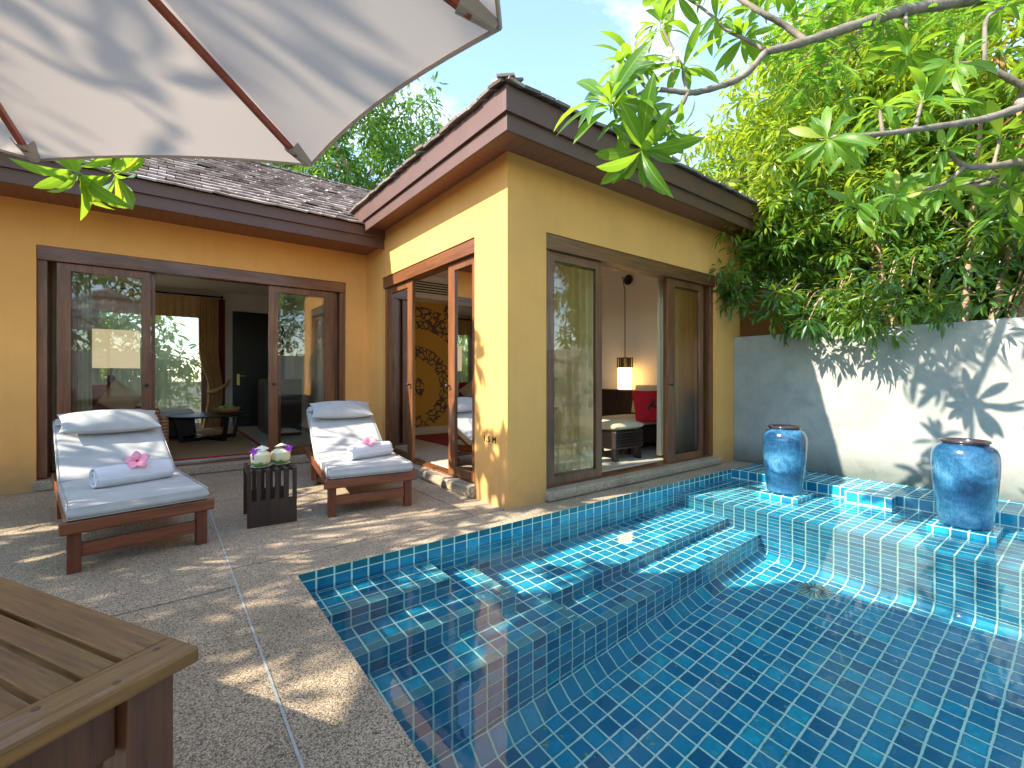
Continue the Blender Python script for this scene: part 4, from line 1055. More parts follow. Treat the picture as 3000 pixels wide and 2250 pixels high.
# ================================================================ SIDE TABLE
st = thing('side_table', (.515, 3.965, 0), R(-4), 'low black-brown slatted side table between the two loungers', 'side table')
TW, TD, TH_ = .345, .46, .43
for y in (0, TD-.022):
    mb = MB(); mb.box(0, TW, y, y+.022, 0, .20); 
    for k in range(6):
        xk = k*(TW-.03)/5; mb.box(xk, xk+.030, y, y+.022, .2002, TH_-.03)
    mb.build('slotted_panel', M['brown_dark'], st, bevel=.0015)
for k in range(6):
    xk = k*(TW-.03)/5; mb = MB(); mb.box(xk-.0005, xk+.0305, -.0005, TD+.0005, TH_-.030, TH_); mb.build('top_slat', M['brown_dark'], st, bevel=.0015)
mb = MB(); 
for y in (.08, TD-.10): mb.box(.031, TW-.031, y, y+.02, TH_-.028, TH_-.008)
mb.each('cross_bar', M['brown_dark'], st)
def coconut(x, y, label, seed, flip, straw):
    c = thing('coconut_drink', wpt(st, x, y, TH_+.015), seed, label, 'coconut drink', 'coconut drinks on the side table')
    mb = MB(); mb.lathe([(.030, 0), (.052, .010), (.0585, .026), (.060, .072), (.058, .078), (.032, .098), (.026, .101)], 11, cap0=True, cap1=True)
    mb.build('husk', M['coconut'], c, bevel=.002)
    mb = MB(); T = Matrix.Translation((.004, -.004, .112)) @ Matrix.Rotation(R(16*flip), 4, 'X') @ Matrix.Rotation(R(45), 4, 'Z')
    mb.add([T @ Vector(p) for p in ((-.034, -.034, 0), (.034, -.034, 0), (.034, .034, 0), (-.034, .034, 0), (-.004, -.004, .022), (.004, -.004, .022), (.004, .004, .022), (-.004, .004, .022))], [(3, 2, 1, 0), (0, 1, 5, 4), (1, 2, 6, 5), (2, 3, 7, 6), (3, 0, 4, 7), (4, 5, 6, 7)])
    mb.build('lid', M['plate'], c, bevel=.002)
    mb = MB(); mb.lathe([(.030, .1085), (.034, .1115), (.030, .114)], 20); mb.build('cut_flesh', M['wicker'], c)
    mb = MB(); sx, sy = straw; mb.tube([(-.2*sx, -.2*sy, .06), (sx, sy, .165)], .003, 8); mb.build('straw', M['straw'], c, smooth=True)
    mb = MB(); fx = -.042 if straw[0] < 0 else .042
    for k in range(5):
        a = k*1.2566+.5; T = Matrix.Translation((fx, -.030, .098)) @ Matrix.Rotation(R(70), 4, 'X') @ Matrix.Rotation(a, 4, 'Z')
        mb.add([T @ Vector(p) for p in ((0, 0, 0), (.010, .008, .004), (.024, .006, .002), (.028, 0, .0), (.024, -.006, .002), (.010, -.008, .004))], [(0, 1, 2, 3), (0, 3, 4, 5)])
    for k in range(3):
        T = Matrix.Translation((fx-.004, -.034, .078-.012*k)) @ Matrix.Rotation(k*1.5, 4, 'Y')
        mb.add([T @ Vector(p) for p in ((-.010, 0, 0), (0, -.004, .010), (.010, 0, 0), (0, -.003, -.010))], [(0, 1, 2, 3)])
    ob = mb.build('orchid', M['orchid'], c, solid=.002); c.scale = (1.22, 1.22, 1.2)
    return c
for i, (x, y, lab, sd, fl, sw) in enumerate(((.105, .17, 'trimmed white coconut with a purple orchid and straw leaning left, the left of the two', .4, 1, (-.055, -.01)), (.255, .22, 'trimmed white coconut with brown flecks and straw leaning right, the right of the two', 1.2, -1, (.06, .0)))):
    pl = MB(); pl.lathe([(.04, 0), (.045, .004), (.075, .010), (.077, .013), (.070, .012), (.04, .006)], 32, cap1=True)
    o = pl.build('saucer', M['plate'], smooth=True); o.location = wpt(st, x, y, TH_+.001)
    tag(o, ['pale green saucer under the left coconut', 'pale green saucer under the right coconut'][i], 'saucer', 'saucers under the coconuts')
    cc = coconut(x, y, lab, sd, fl, sw); cc.rotation_euler = (0, 0, 0); cc.location = wpt(st, x, y, TH_+.013)

# ================================================================ FOREGROUND TEAK TABLE
tc_ = Vector((.046, .842, 0)); e1 = Vector((-.49, .87, 0)).normalized(); e2 = Vector((-e1.y, e1.x, 0))   # e1 along slats, e2 along the breadboard end
tt = thing('teak_table', tc_, math.atan2(e1.y, e1.x)-math.pi/2, 'slatted teak outdoor table under the parasol, nearest the viewer', 'table')
# local: y along e1, x along -e2 => table body spans x in [-TWd, 0], y in [0, TLn]
TWd, TLn, TZ = .95, 1.75, .74; th = .022
for ya, yb in ((0, .070), (TLn-.07, TLn)):
    mb = MB(); mb.box(-TWd, 0, ya, yb, TZ-th, TZ); mb.build('end_board', M['teak_x'], tt, bevel=.003)
for xa, xb in ((-.062, -.0004), (-TWd+.0004, -TWd+.062)):
    mb = MB(); mb.box(xa, xb, .0704, TLn-.0704, TZ-th, TZ-.0005); mb.build('side_board', M['teak_y'], tt, bevel=.002)
ns = 18; gap = .0095; wdt = (TWd-.124-gap*(ns+1))/ns
for k in range(ns):
    xa = -.062-gap-(k+1)*wdt-k*gap
    yy = ((.0704, TLn/2-.03), (TLn/2+.03, TLn-.0704)) if abs((xa+wdt/2)+TWd/2) < .05 else ((.0704, TLn-.0704),)
    for ya, yb in yy:
        mb = MB(); mb.box(xa, xa+wdt, ya, yb, TZ-th+.002, TZ-.001); mb.build('top_slat', M['teak_y'], tt, bevel=.002)
mb = MB()
for ya in (.045, TLn-.067): mb.box(-TWd+.085, -.085, ya, ya+.022, TZ-.115, TZ-th-.001)
for xa in (-.067, -TWd+.045): mb.box(xa, xa+.022, .085, TLn-.085, TZ-.115, TZ-th-.001)
mb.each('apron', M['teak_z'], tt, bevel=.002)
for xa in (-.082, -TWd+.022):
    for ya in (.024, TLn-.084):
        mb = MB(); mb.box(xa, xa+.060, ya, ya+.060, 0, TZ-th-.001); mb.build('leg', M['teak_z'], tt, bevel=.003)
mb = MB()
for k in range(14): mb.lathe([(.0048, 0), (.0048, .0006)], 14, c=(-.03-k*.0675, .018 if k % 2 else .052, TZ-.0002))
mb.build('screw_plugs', M['teak_z'], tt)
mb = MB()
for ya in (.42, TLn/2-.03, TLn-.48): mb.box(-TWd+.07, -.07, ya, ya+.06, TZ-.05, TZ-th-.002)
mb.each('cross_rail', M['teak_x'], tt)
mb = MB(); mb.box(-.062, -.026, .165, .20, .0, TZ-.118); mb.box(-TWd+.026, -TWd+.062, .165, .20, .0, TZ-.118); mb.each('leg_brace', M['lounge_z'], tt, bevel=.002)
# teak chairs pushed up to the table (seen mostly in the door-glass reflections; one leg shows below the table top)
def chair(loc, rz, label):
    c = thing('garden_chair', loc, rz, label, 'chair', 'teak chairs round the teak table')
    mb = MB()
    for k in range(6): mb.box(-.23, .23, -.20+k*.07, -.14+k*.07, .40, .42)
    mb.build('seat', M['teak_x'], c, bevel=.002)
    for s in (-1, 1):
        mb = MB(); mb.box(s*.235-.02, s*.235+.02, -.24, -.20, 0, .60); mb.build('leg', M['teak_z'], c, bevel=.003)
        mb = MB(); mb.beam((s*.235, .23, 0), (s*.235, .25, .45), .04, .04, up=(0, 1, 0)); mb.beam((s*.235, .25, .45), (s*.235, .33, .88), .04, .035, up=(0, 1, 0)); mb.build('leg', M['teak_z'], c)
        mb = MB(); mb.box(s*.235-.03, s*.235+.03, -.27, .27, .601, .625); mb.build('armrest', M['teak_y'], c, bevel=.004)
    mb = MB()
    for k in range(6): mb.beam((-.17+k*.068, .252, .46), (-.17+k*.068, .325, .86), .035, .012, up=(0, 1, 0))
    mb.beam((-.235, .33, .88), (.235, .33, .88), .035, .05); mb.build('backrest', M['teak_z'], c)
    return c
def seat_pad(loc, rz, label):
    mb = cushion(.44, .42, .06, 12, 12, crown=.3, seed=9); o = mb.build('seat_cushion', M['red_cloth'], smooth=True); o.location = loc; o.rotation_euler = (0, 0, rz)
    return tag(o, label, 'cushion', 'red seat cushions on the teak chairs')
rzt = tt.rotation_euler.z
def tl(x, y, z=0): return tt.matrix_basis @ Vector((x, y, z)) if False else Matrix.Translation(tt.location) @ Matrix.Rotation(rzt, 4, 'Z') @ Vector((x, y, z))
ch_ = []
for i, (x, y, a, lab) in enumerate(((-TWd-.18, .62, R(90), 'teak chair on the far long side of the table, nearer end'), (-TWd-.18, 1.25, R(90), 'teak chair on the far long side of the table, farther end'))):
    chair(tl(x, y), rzt+a, lab); seat_pad(tl(x, y, .422), rzt+a, lab.replace('teak chair', 'red cushion of the chair'))

# ================================================================ PARASOL
UC = Vector((-.82, 1.42, 0)); UR = 1.63; RZ_, HZ_ = 2.15, 2.80
um = thing('parasol', UC, 0, 'large cream octagonal parasol with dark red wooden ribs over the teak table', 'parasol')
tip2 = Vector((.563, 2.29)); a2 = math.atan2(tip2.y-UC.y, tip2.x-UC.x)
tips = [Vector((UR*math.cos(a2+k*math.pi/4), UR*math.sin(a2+k*math.pi/4), RZ_)) for k in range(8)]
hub = Vector((0, 0, HZ_))
mb = MB(); nr, nsg = 14, 12
hem = []
for k in range(8):
    A, B = tips[k], tips[(k+1) % 8]; vs = []
    for i in range(nr+1):
        f = .10+.90*i/nr
        for j in range(nsg+1):
            g = j/nsg; P = A.lerp(B, g); sc_ = 4*g*(1-g)
            q = hub.lerp(P, f*(1-.022*sc_*f))
            q.z -= .035*sc_*math.sin(f*math.pi)**.8 * .8
            q.z -= .03*math.sin(f*math.pi)*(1-sc_)*-.5
            vs.append(q)
            if i == nr: hem.append(q.copy())
    Wn = nsg+1
    mb.add(vs, [(i*Wn+j, i*Wn+j+1, (i+1)*Wn+j+1, (i+1)*Wn+j) for i in range(nr) for j in range(nsg)])
can = mb.build('canopy', M['canopy'], um, smooth=True, angle=12)
mb = MB(); mb.tube(hem+[hem[0]], .007, 8, cap=False); mb.build('hem', M['canopy'], can, smooth=True)
mb = MB()
for k in range(8):
    A = tips[k]*.28+hub*.72; B = tips[(k+1) % 8]*.28+hub*.72; A = Vector((A.x, A.y, A.z+.05)); B = Vector((B.x, B.y, B.z+.05)); top = hub+Vector((0, 0, .11)); mid = (A+B)/2; mid.z += .01
    mb.add([A, mid, B, top], [(0, 1, 3), (1, 2, 3)])
mb.build('vent_cap', M['canopy'], um)
mb = MB()
for p in [t_ for t_ in tips]:
    d = (hub-p).normalized(); 
for k in range(8):
    p = tips[k]; d = (hub-p).normalized(); side = d.cross(Vector((0, 0, 1))).normalized(); dn = side.cross(d).normalized()
    if dn.z > 0: dn = -dn
    a = p+d*.012; b_ = p+d*.125
    mb = MB(); mb.add([a+side*.022+dn*.004, a-side*.022+dn*.004, b_+side*.040+dn*.004, b_-side*.040+dn*.004, a+dn*.02+side*.009, a+dn*.02-side*.009, b_+dn*.036+side*.019, b_+dn*.036-side*.019, b_+dn*.041],
                      [(0, 2, 6, 4), (1, 5, 7, 3), (4, 6, 8, 7, 5), (0, 4, 5, 1)])
    mb.build('rib_pocket', M['canopy'], can, solid=.003)
for k in range(8):
    p = tips[k]; d = (hub-p).normalized(); mb = MB()
    o_ = Vector((0, 0, -.024)); mb.beam(p+d*.09+o_, hub-d*.03+o_, .020, .028); mb.build('rib', M['rib'], um, bevel=.003)
    q = p.lerp(hub, .52)+Vector((0, 0, -.045)); mb = MB(); r_ = Vector((p.x, p.y, 0)).normalized()
    mb.beam(q, Vector((r_.x*.05, r_.y*.05, 2.08)), .018, .022); mb.build('strut', M['rib'], um)
mb = MB(); mb.tube([(0, 0, .0), (0, 0, 2.90)], .024, 20); mb.build('pole', M['rib'], um, smooth=True, angle=40)
mb = MB(); mb.lathe([(.03, 2.04), (.055, 2.05), (.055, 2.10), (.03, 2.12)], 16, cap0=False, cap1=False); mb.lathe([(.03, 2.70), (.05, 2.72), (.05, 2.78), (.03, 2.79)], 16, cap0=False, cap1=False); mb.build('hub', M['rib'], um)
mb = MB(); mb.lathe([(.0, .0), (.25, .0), (.25, .05), (.05, .08), (.04, .22), (.027, .22)], 28, cap0=False, cap1=False); mb.build('base', M['steel'], um, smooth=True, angle=30)

# ================================================================ JARS
for i, (x, y) in enumerate(JARS):
    t = thing('glazed_jar', (x, y, -.0605), [0, 2.1][i], ['tall blue glazed jar on a tiled plinth, the one nearer the villa', 'tall blue glazed jar on a tiled plinth, the right-hand one'][i], 'jar', 'blue glazed jars on the pool ledge')
    prof = [(.158, 0), (.166, .01), (.170, .05), (.183, .14), (.197, .28), (.207, .42), (.211, .50), (.209, .555), (.198, .60), (.178, .628), (.152, .644), (.138, .650)]
    mb = MB(); mb.lathe([(r_*.985, z*1.03) for r_, z in prof], 72, cap1=False); b_ = mb.build('body', M['glaze'], t, smooth=True)
    b_.modifiers.new('s', 'SUBSURF').render_levels = 1
    if i: b_.data.materials[0] = M['glaze2']
    mb = MB(); rz_ = .668
    mb.lathe([(.136, rz_-.006), (.142, rz_+.004), (.153, rz_+.012), (.156, rz_+.022), (.150, rz_+.030), (.139, rz_+.030), (.130, rz_+.02), (.126, rz_)], 60, cap0=False, cap1=False); mb.build('rim', M['glaze_dark'], t, smooth=True)
    mb = MB(); mb.lathe([(.128, rz_+.01), (.128, rz_-.02), (.19, rz_-.10), (.195, .35), (.15, .03)], 40, cap0=False, cap1=True); mb.build('inner_wall', M['unglazed'], t, smooth=True)

# ================================================================ CURTAINS AND ROOM CONTENTS
def curtain(name, x0, x1, y, z0, z1, mat, label, cat, axis='x', folds=9, amp=.035, pinch=None, group=None, gather=1.0, edge=None):
    """hanging cloth with real folds; pinch=(z, centre, width) ties it back; edge=(dx at the bottom) lets it swing"""
    mb = MB(); nu = folds*8; nz = 26; vs = []
    r = random.Random(hash((round(x0, 2), round(y, 2))) & 0xffff); ph = r.uniform(0, 6)
    for j in range(nz+1):
        f = j/nz; z = z1+(z0-z1)*f
        for i in range(nu+1):
            g = i/nu; u = x0+(x1-x0)*g
            if edge: u += edge*f*g
            if pinch:
                pz, pc, pw = pinch; k = math.exp(-((z-pz)/.42)**2) if z > pz else math.exp(-((z-pz)/.75)**2)
                u = u*(1-k)+(pc+(g-.5)*pw)*k
            am = amp*(.55+.45*f)
            off = am*math.sin(g*folds*2*math.pi+ph+.25*math.sin(f*3+g*4))+.3*am*math.sin(g*folds*4.4+f*2)
            vs.append((u, y+off, z) if axis == 'x' else (y+off, u, z))
    W = nu+1; mb.add(vs, [(j*W+i, j*W+i+1, (j+1)*W+i+1, (j+1)*W+i) for j in range(nz) for i in range(nu)])
    o = mb.build(name, mat, smooth=True); return tag(o, label, cat, group)
sg = 'cream sheer curtains inside the door panes'
curtain('sheer_curtain', 2.62, 3.95, YW+.42, FI+.02, 2.62, M['sheer'], 'cream sheer curtain behind the left pane of the poolside doors', 'curtain', folds=12, group=sg)
curtain('sheer_curtain', 5.22, 6.18, YW+.42, FI+.02, 2.62, M['sheer'], 'cream sheer curtain behind the right pane of the poolside doors', 'curtain', folds=11, group=sg)
curtain('drape', 5.06, 5.22, YW+.36, FI+.03, 2.62, M['cream_cloth'], 'narrow cream drape at the right edge of the poolside opening', 'curtain', folds=3, amp=.03)
curtain('sheer_curtain', atX(1340, 1150, XW+.4).y-.35, atX(1338, 1150, XW+.4).y, XW+.40, FI+.02, 2.6, M['sheer'], 'cream sheer curtain behind the near pane of the side doors', 'curtain', axis='y', folds=7, group=sg)
curtain('sheer_curtain', atX(1206, 1150, XW+.4).y, 6.75, XW+.40, FI+.02, 2.6, M['sheer'], 'cream sheer curtain behind the far pane of the side doors', 'curtain', axis='y', folds=8, group=sg)
curtain('sheer_curtain', -1.0, -.62, YM+.45, FI+.02, 2.6, M['cream_cloth'], 'cream drape behind the far left pane of the main room doors', 'curtain', folds=5)
# main room, back wall y = 11.1
YB = 11.1
rod0 = atY(452, 855, YB-.12); rod1 = atY(650, 872, YB-.12)
cb = thing('curtain_rod', (0, 0, 0), 0, 'black curtain rod with rings above the rear window', 'curtain rod')
mb = MB(); mb.tube([(-3.6, YB-.12, rod1.z), (rod1.x, YB-.12, rod1.z)], .017, 10); mb.lathe([(0, -.03), (.03, -.02), (.035, 0), (.03, .02), (0, .03)], 12, c=(rod1.x, YB-.12, rod1.z), T=Matrix.Rotation(R(90), 4, 'Y')); mb.build('rod', M['black'], cb, smooth=True)
ZR = rod1.z-.03
cx1 = atY(640, 950, YB-.12).x; cx0 = atY(590, 950, YB-.12).x; pcx = atY(635, 1140, YB-.12).x
curtain('drape', cx0-.05, cx1, YB-.16, FI+.02, ZR, M['tan_curtain'], 'tan drape tied back beside the rear window', 'curtain', folds=8, amp=.045, pinch=(atY(630, 1140, YB-.16).z, pcx-.02, .24))
mb = MB(); zt = atY(630, 1140, YB-.2).z
mb.tube([(pcx-.17, YB-.26, zt-.06), (pcx-.02, YB-.31, zt-.03), (pcx+.16, YB-.2, zt+.09), (pcx+.24, YB-.02, zt+.18)], [.035, .04, .035, .02], 8); tag(mb.build('tieback', M['tan_curtain'], smooth=True), 'tan cloth tieback round the drape by the rear window', 'tieback')
curtain('lining_drape', cx1-.12, cx1+.12, YB-.07, FI+.02, ZR, plain('maroon_lining', (.16, .02, .02), .8), 'narrow maroon strip of lining beside the tan drape', 'curtain', folds=2, amp=.02)
curtain('pelmet_cloth', WX0-.1, cx0+.1, YB-.14, 2.32, ZR, M['tan_curtain'], 'short tan valance above the rear window', 'valance', folds=26, amp=.012)
curtain('drape', -3.35, -2.75, YB-.6, FI+.02, ZR, M['brown_curtain'], 'dark brown drape on the left of the rear window', 'curtain', folds=9, amp=.05)
curtain('net_curtain', WX0, WX1-.1, YB-.05, FI+.02, 2.4, M['sheer_white'], 'white net curtain across the rear window', 'curtain', folds=18, amp=.02)
wnd = vb(ring_mesh(WX0+.002, WX1-.002, FI, 2.548, WX0+.10, WX1-.10, FI+.12, 2.36, YB+.02, YB+.10, lambda u, w: (u, w)), 'window', M['door_wood_z'], bevel=.004)
vb(MB().box(-1.0, -.9, YB+.03, YB+.09, FI+.121, 2.359), 'mullion', M['door_wood_z'], wnd)
g = MB(); g.quad((WX0+.1, YB+.06, FI+.12), (WX1-.1, YB+.06, FI+.12), (WX1-.1, YB+.06, 2.36), (WX0+.1, YB+.06, 2.36)); g.build('glass_pane', M['glass'], wnd)
d0 = atY(681, 903, YB-.02); 
DX0 = atY(681, 1100, YB).x; DZT = 2.52
mb = MB(); mb.box(DX0, DX0+.98, YB-.045, YB-.002, FI, DZT); idr = vb(mb, 'interior_door', M['black'], bevel=.004)
mb = MB(); hx = atY(698, 1110, YB-.05); mb.box(hx.x-.025, hx.x+.025, YB-.055, YB-.0455, hx.z-.13, hx.z+.10)
mb.tube([(hx.x, YB-.05, hx.z+.06), (hx.x, YB-.11, hx.z+.06), (hx.x+.13, YB-.11, hx.z+.06)], .011, 8); mb.build('handle', M['brass'], idr, bevel=.002)
# rug
mb = MB(); rp = [(-2.6, 7.35), (1.05, 7.35), (1.05, 10.4), (-2.6, 10.4)]
mb.box(-2.6, 1.15, 7.05, 10.5, FI+.001, FI+.012); rug = mb.build('rug', M['rug']); tag(rug, 'tan woven rug with a red border on the main room floor', 'rug')
mb = MB(); bw = .045
mb.box(-2.6, 1.15, 7.005, 7.0495, FI+.001, FI+.013); mb.box(1.1505, 1.195, 7.005, 10.545, FI+.001, FI+.013); mb.box(-2.6, 1.15, 10.5005, 10.545, FI+.001, FI+.013); mb.build('rug_border', M['red_cloth'], rug)
# coffee table
ctp = atZ(655, 1238, .5); cx, cyy = .62, 9.0
ct = thing('coffee_table', (cx, cyy, FI), R(8), 'black coffee table with crossed legs in the main room', 'coffee table')
mb = MB(); mb.lathe([(.0, .40), (.56, .40), (.58, .41), (.58, .425), (.56, .43), (0, .43)], 40, cap0=False, cap1=False); mb.build('tabletop', M['black'], ct, smooth=True, angle=30)
for k in range(2):
    mb = MB(); T = Matrix.Rotation(k*math.pi/2+.3, 4, 'Z')
    for s in (-1, 1):
        mb.beam(T @ Vector((s*.50, 0, .40)), T @ Vector((s*.40, 0, 0)), .05, .09, up=(0, 1, 0))
    mb.beam(T @ Vector((-.43, 0, .035)), T @ Vector((.43, 0, .035)), .07, .07); mb.build('crossed_leg', M['black'], ct, bevel=.003)
fb = thing('fruit_basket', (cx+.25, cyy-.05, FI+.432), 0, 'woven basket of green fruit on the coffee table', 'fruit basket')
mb = MB(); mb.lathe([(.10, 0), (.17, .03), (.20, .10), (.185, .10), (.15, .04), (.09, .02)], 24, cap1=False); mb.build('basket', M['wicker'], fb, smooth=True)
for k, (x, y, z) in enumerate(((0, 0, .12), (.07, .05, .09), (-.08, .02, .09), (.02, -.08, .09), (-.02, .09, .09))):
    mb = MB(); mb.lathe([(.004, -.038), (.03, -.028), (.042, 0), (.034, .026), (.012, .036), (.003, .03)], 16, c=(x, y, z)); mb.build('fruit', M['green_fruit'], fb, smooth=True)
# rattan armchair just inside the door, left
ac = thing('woven_armchair', (-.44, 7.35, FI), R(200), 'striped brown woven armchair just inside the main room, behind the left lounger', 'armchair')
mst, nts, bs = newmat('striped_weave'); cs = coords(nts); sx_ = nts.nodes.new('ShaderNodeSeparateXYZ'); L(nts, cs, sx_.inputs[0])
rr_ = ramp(nts, math_(nts, 'FRACT', math_(nts, 'MULTIPLY', sx_.outputs[2], 24.0)), [(0, (.10, .035, .015)), (.5, (.30, .12, .05)), (.8, (.48, .26, .12))]); L(nts, rr_.outputs[0], bs.inputs['Base Color']); bs.inputs['Roughness'].default_value = .5
M['stripe'] = mst
mb = MB(); mb.box(-.34, .34, -.33, .33, .10, .38); mb.build('seat', mst, ac, bevel=.05, seg=4)
mb = MB(); mb.box(-.34, .34, .24, .37, .3805, .66); mb.build('backrest', mst, ac, bevel=.05, seg=4)
for s in (-1, 1):
    mb = MB(); mb.box(s*.38-.05, s*.38+.05, -.32, .36, .08, .54); mb.build('armrest', mst, ac, bevel=.045, seg=4)
# red sofa with cushions, side table and lamp behind the left pane
sf = thing('red_armchair', (-.78, 8.55, FI), R(20), 'red upholstered armchair seen through the left door pane', 'armchair')
mb = MB(); mb.box(-.42, .42, -.38, .38, .14, .42); mb.build('seat', M['red_cloth'], sf, bevel=.05, seg=4)
mb = MB(); mb.box(-.42, .42, .28, .46, .4205, .92); mb.build('backrest', M['red_cloth'], sf, bevel=.07, seg=4)
for s in (-1, 1):
    mb = MB(); mb.box(s*.47-.07, s*.47+.07, -.36, .40, .12, .62); mb.build('armrest', M['red_cloth'], sf, bevel=.06, seg=4)
cu = cushion(.42, .42, .14, 14, 14, crown=.8, pinch=.12, seed=4); o = cu.build('scatter_cushion', M['tan_curtain'], smooth=True); o.location = (-.48, 8.42, .82); o.rotation_euler = (R(65), R(38), R(20)); tag(o, 'tan scatter cushion standing on the red armchair', 'cushion')
db = thing('daybed', (-.35, 9.75, FI), 0, 'long white-topped daybed beyond the red armchair', 'daybed')
mb = MB(); mb.box(-.8, .8, -.4, .4, .05, .34); mb.build('base', M['black'], db, bevel=.01)
mb = cushion(1.6, .8, .16, 20, 12, crown=.15, seed=8); xf(mb, Matrix.Translation((0, 0, .342))); mb.build('mattress', M['towel'], db, smooth=True)
lp0 = atY(325, 1080, 9.9)
fl = thing('floor_lamp', (lp0.x, 9.95, FI), 0, 'floor lamp with a big square cream shade behind the left door pane', 'lamp')
mb = MB(); mb.lathe([(0, 0), (.16, 0), (.16, .025), (.03, .035)], 24, cap0=False, cap1=False); mb.build('base', M['black'], fl, smooth=True, angle=40)
zsh0 = atY(325, 1078, 9.95).z-FI; zsh1 = atY(325, 990, 9.95).z-FI
mb = MB(); mb.tube([(0, 0, .03), (0, 0, zsh0+.1)], .014, 10); mb.box(-.045, .045, -.045, .045, .35, zsh0-.12); mb.build('stem', M['black'], fl)
mb = MB(); mb.box(-.36, .36, -.24, .24, zsh0, zsh1+.12); mb.build('lamp_shade', emis('cream_shade_added_glow', (.9, .74, .50), .16), fl, bevel=.006)  # faint glow added to the shade to brighten the main room
tvc = thing('cabinet', (1.75, 9.4, FI), 0, 'dark cabinet seen through the right pane of the main doors', 'cabinet')
mb = MB(); mb.box(-.25, .25, -.6, .6, 0, 1.0); mb.build('carcass', M['black'], tvc, bevel=.006)
for y in (-.3, .3):
    mb = MB(); mb.box(-.27, -.251, y-.28, y+.28, .05, .95); mb.build('cabinet_door', M['brown_dark'], tvc, bevel=.003)

# bedroom: bedhead console, hanging lantern, chaise with footstool and cushions
XB = 6.205
zc = atX(1790, 1141, XB-.3).z
cn_ = thing('bedhead_console', (XB, 4.9, FI), 0, 'long dark wooden console along the bedroom wall', 'console')
mb = MB(); mb.box(-.22, -.001, -1.2, 1.75, .02, zc-FI-.03); mb.build('carcass', M['brown_dark'], cn_, bevel=.004)
mb = MB(); mb.box(-.26, -.001, -1.24, 1.79, zc-FI-.029, zc-FI); mb.build('top', M['brown_dark'], cn_, bevel=.004)
lb = atX(1841, 820, XB-.02); ls = atX(1831, 1107, XB-.22)
ln_ = thing('hanging_lantern', (0, 0, 0), 0, 'lit amber paper lantern hanging from a black wall bracket', 'lantern')
mb = MB(); mb.lathe([(0, 0), (.085, 0), (.085, .015), (.06, .022), (0, .022)], 24, c=lb, T=Matrix.Rotation(R(-90), 4, 'Y'), cap0=False, cap1=False); mb.build('wall_bracket', M['black'], ln_, smooth=True, angle=30)
zt1 = atX(1831, 1050, XB-.22).z; zs1 = atX(1831, 1076, XB-.22).z; zs0 = atX(1831, 1140, XB-.22).z
mb = MB(); mb.tube([(lb.x-.02, lb.y, lb.z), (lb.x-.12, lb.y+.05, lb.z+.03), (ls.x+.01, ls.y+.05, lb.z+.01), (ls.x, ls.y+.03, lb.z-.10), (ls.x, ls.y, lb.z-.2), (ls.x, ls.y, zt1)], .007, 8); mb.build('cord', M['black'], ln_, smooth=True)
mb = MB()
q = .085
for k in range(4):
    for j in range(5):
        u = -q+j*2*q/4; p = [(u, -q), (q, u), (u, q), (-q, u)][k]; mb.box(ls.x+p[0]-.006, ls.x+p[0]+.006, ls.y+p[1]-.006, ls.y+p[1]+.006, zs1+.0, zt1)
mb.box(ls.x-q-.008, ls.x+q+.008, ls.y-q-.008, ls.y+q+.008, zt1, zt1+.012); mb.box(ls.x-q-.008, ls.x+q+.008, ls.y-q-.008, ls.y+q+.008, zs1-.006, zs1+.005); mb.build('lattice_cap', M['black'], ln_)
mb = MB(); mb.box(ls.x-q+.004, ls.x+q-.004, ls.y-q+.004, ls.y+q-.004, zs0, zs1-.0065); mb.build('lamp_shade', M['lantern'], ln_, bevel=.004)
chs = thing('rattan_chaise', (5.44, 4.22, FI), 0, 'black rattan chaise with cream seat pad behind the footstool', 'chaise')
mb = MB(); mb.box(-.52, .55, -.36, .40, .14, .36); mb.build('woven_base', M['rattan'], chs, bevel=.01)
for x in (-.48, .50):
    for y in (-.30, .35):
        mb = MB(); mb.box(x-.03, x+.03, y-.03, y+.03, 0, .139); mb.build('leg', M['black'], chs)
mb = cushion(1.05, .74, .12, 18, 14, crown=.35, seed=21); xf(mb, Matrix.Translation((.0, .0, .361))); mb.build('seat_pad', M['cream_cloth'], chs, smooth=True)
mb = MB(); mb.box(.52, .62, -.36, .40, .3605, .80); mb.build('backrest', M['rattan'], chs, bevel=.02)
mb = cushion(.62, .44, .16, 12, 12, crown=.6, seed=22); xf(mb, Matrix.Translation((.44, .0, .70)) @ Matrix.Rotation(R(-90), 4, 'Z') @ Matrix.Rotation(R(75), 4, 'X') @ Matrix.Translation((0, 0, -.08))); mb.build('back_pad', M['cream_cloth'], chs, smooth=True)
fs = thing('rattan_footstool', (4.63, 3.98, FI), R(90), 'black woven footstool with cream pad just inside the poolside doors', 'footstool')
wv, ntw, bw_ = newmat('black_weave'); cw = coords(ntw); br = ntw.nodes.new('ShaderNodeTexBrick'); L(ntw, coords(ntw, rot=(R(90), 0, 0)), br.inputs[0]); br.inputs['Scale'].default_value = 14; br.inputs['Color1'].default_value = (.05, .035, .028, 1); br.inputs['Color2'].default_value = (.085, .06, .05, 1); br.inputs['Mortar'].default_value = (.006, .004, .003, 1); br.inputs['Mortar Size'].default_value = .06
L(ntw, br.outputs[0], bw_.inputs['Base Color']); bw_.inputs['Roughness'].default_value = .35; bump(ntw, bw_, br.outputs['Fac'], -.6, .01)
mb = MB(); mb.box(-.36, .36, -.27, .27, .15, .37); mb.build('woven_base', wv, fs, bevel=.012)
for x in (-.31, .31):
    for y in (-.22, .22):
        mb = MB(); mb.box(x-.03, x+.03, y-.03, y+.03, 0, .149); mb.build('leg', M['black'], fs)
mb = cushion(.74, .56, .12, 16, 14, crown=.4, seed=23); xf(mb, Matrix.Translation((0, 0, .371))); mb.build('seat_pad', M['cream_cloth'], fs, smooth=True)
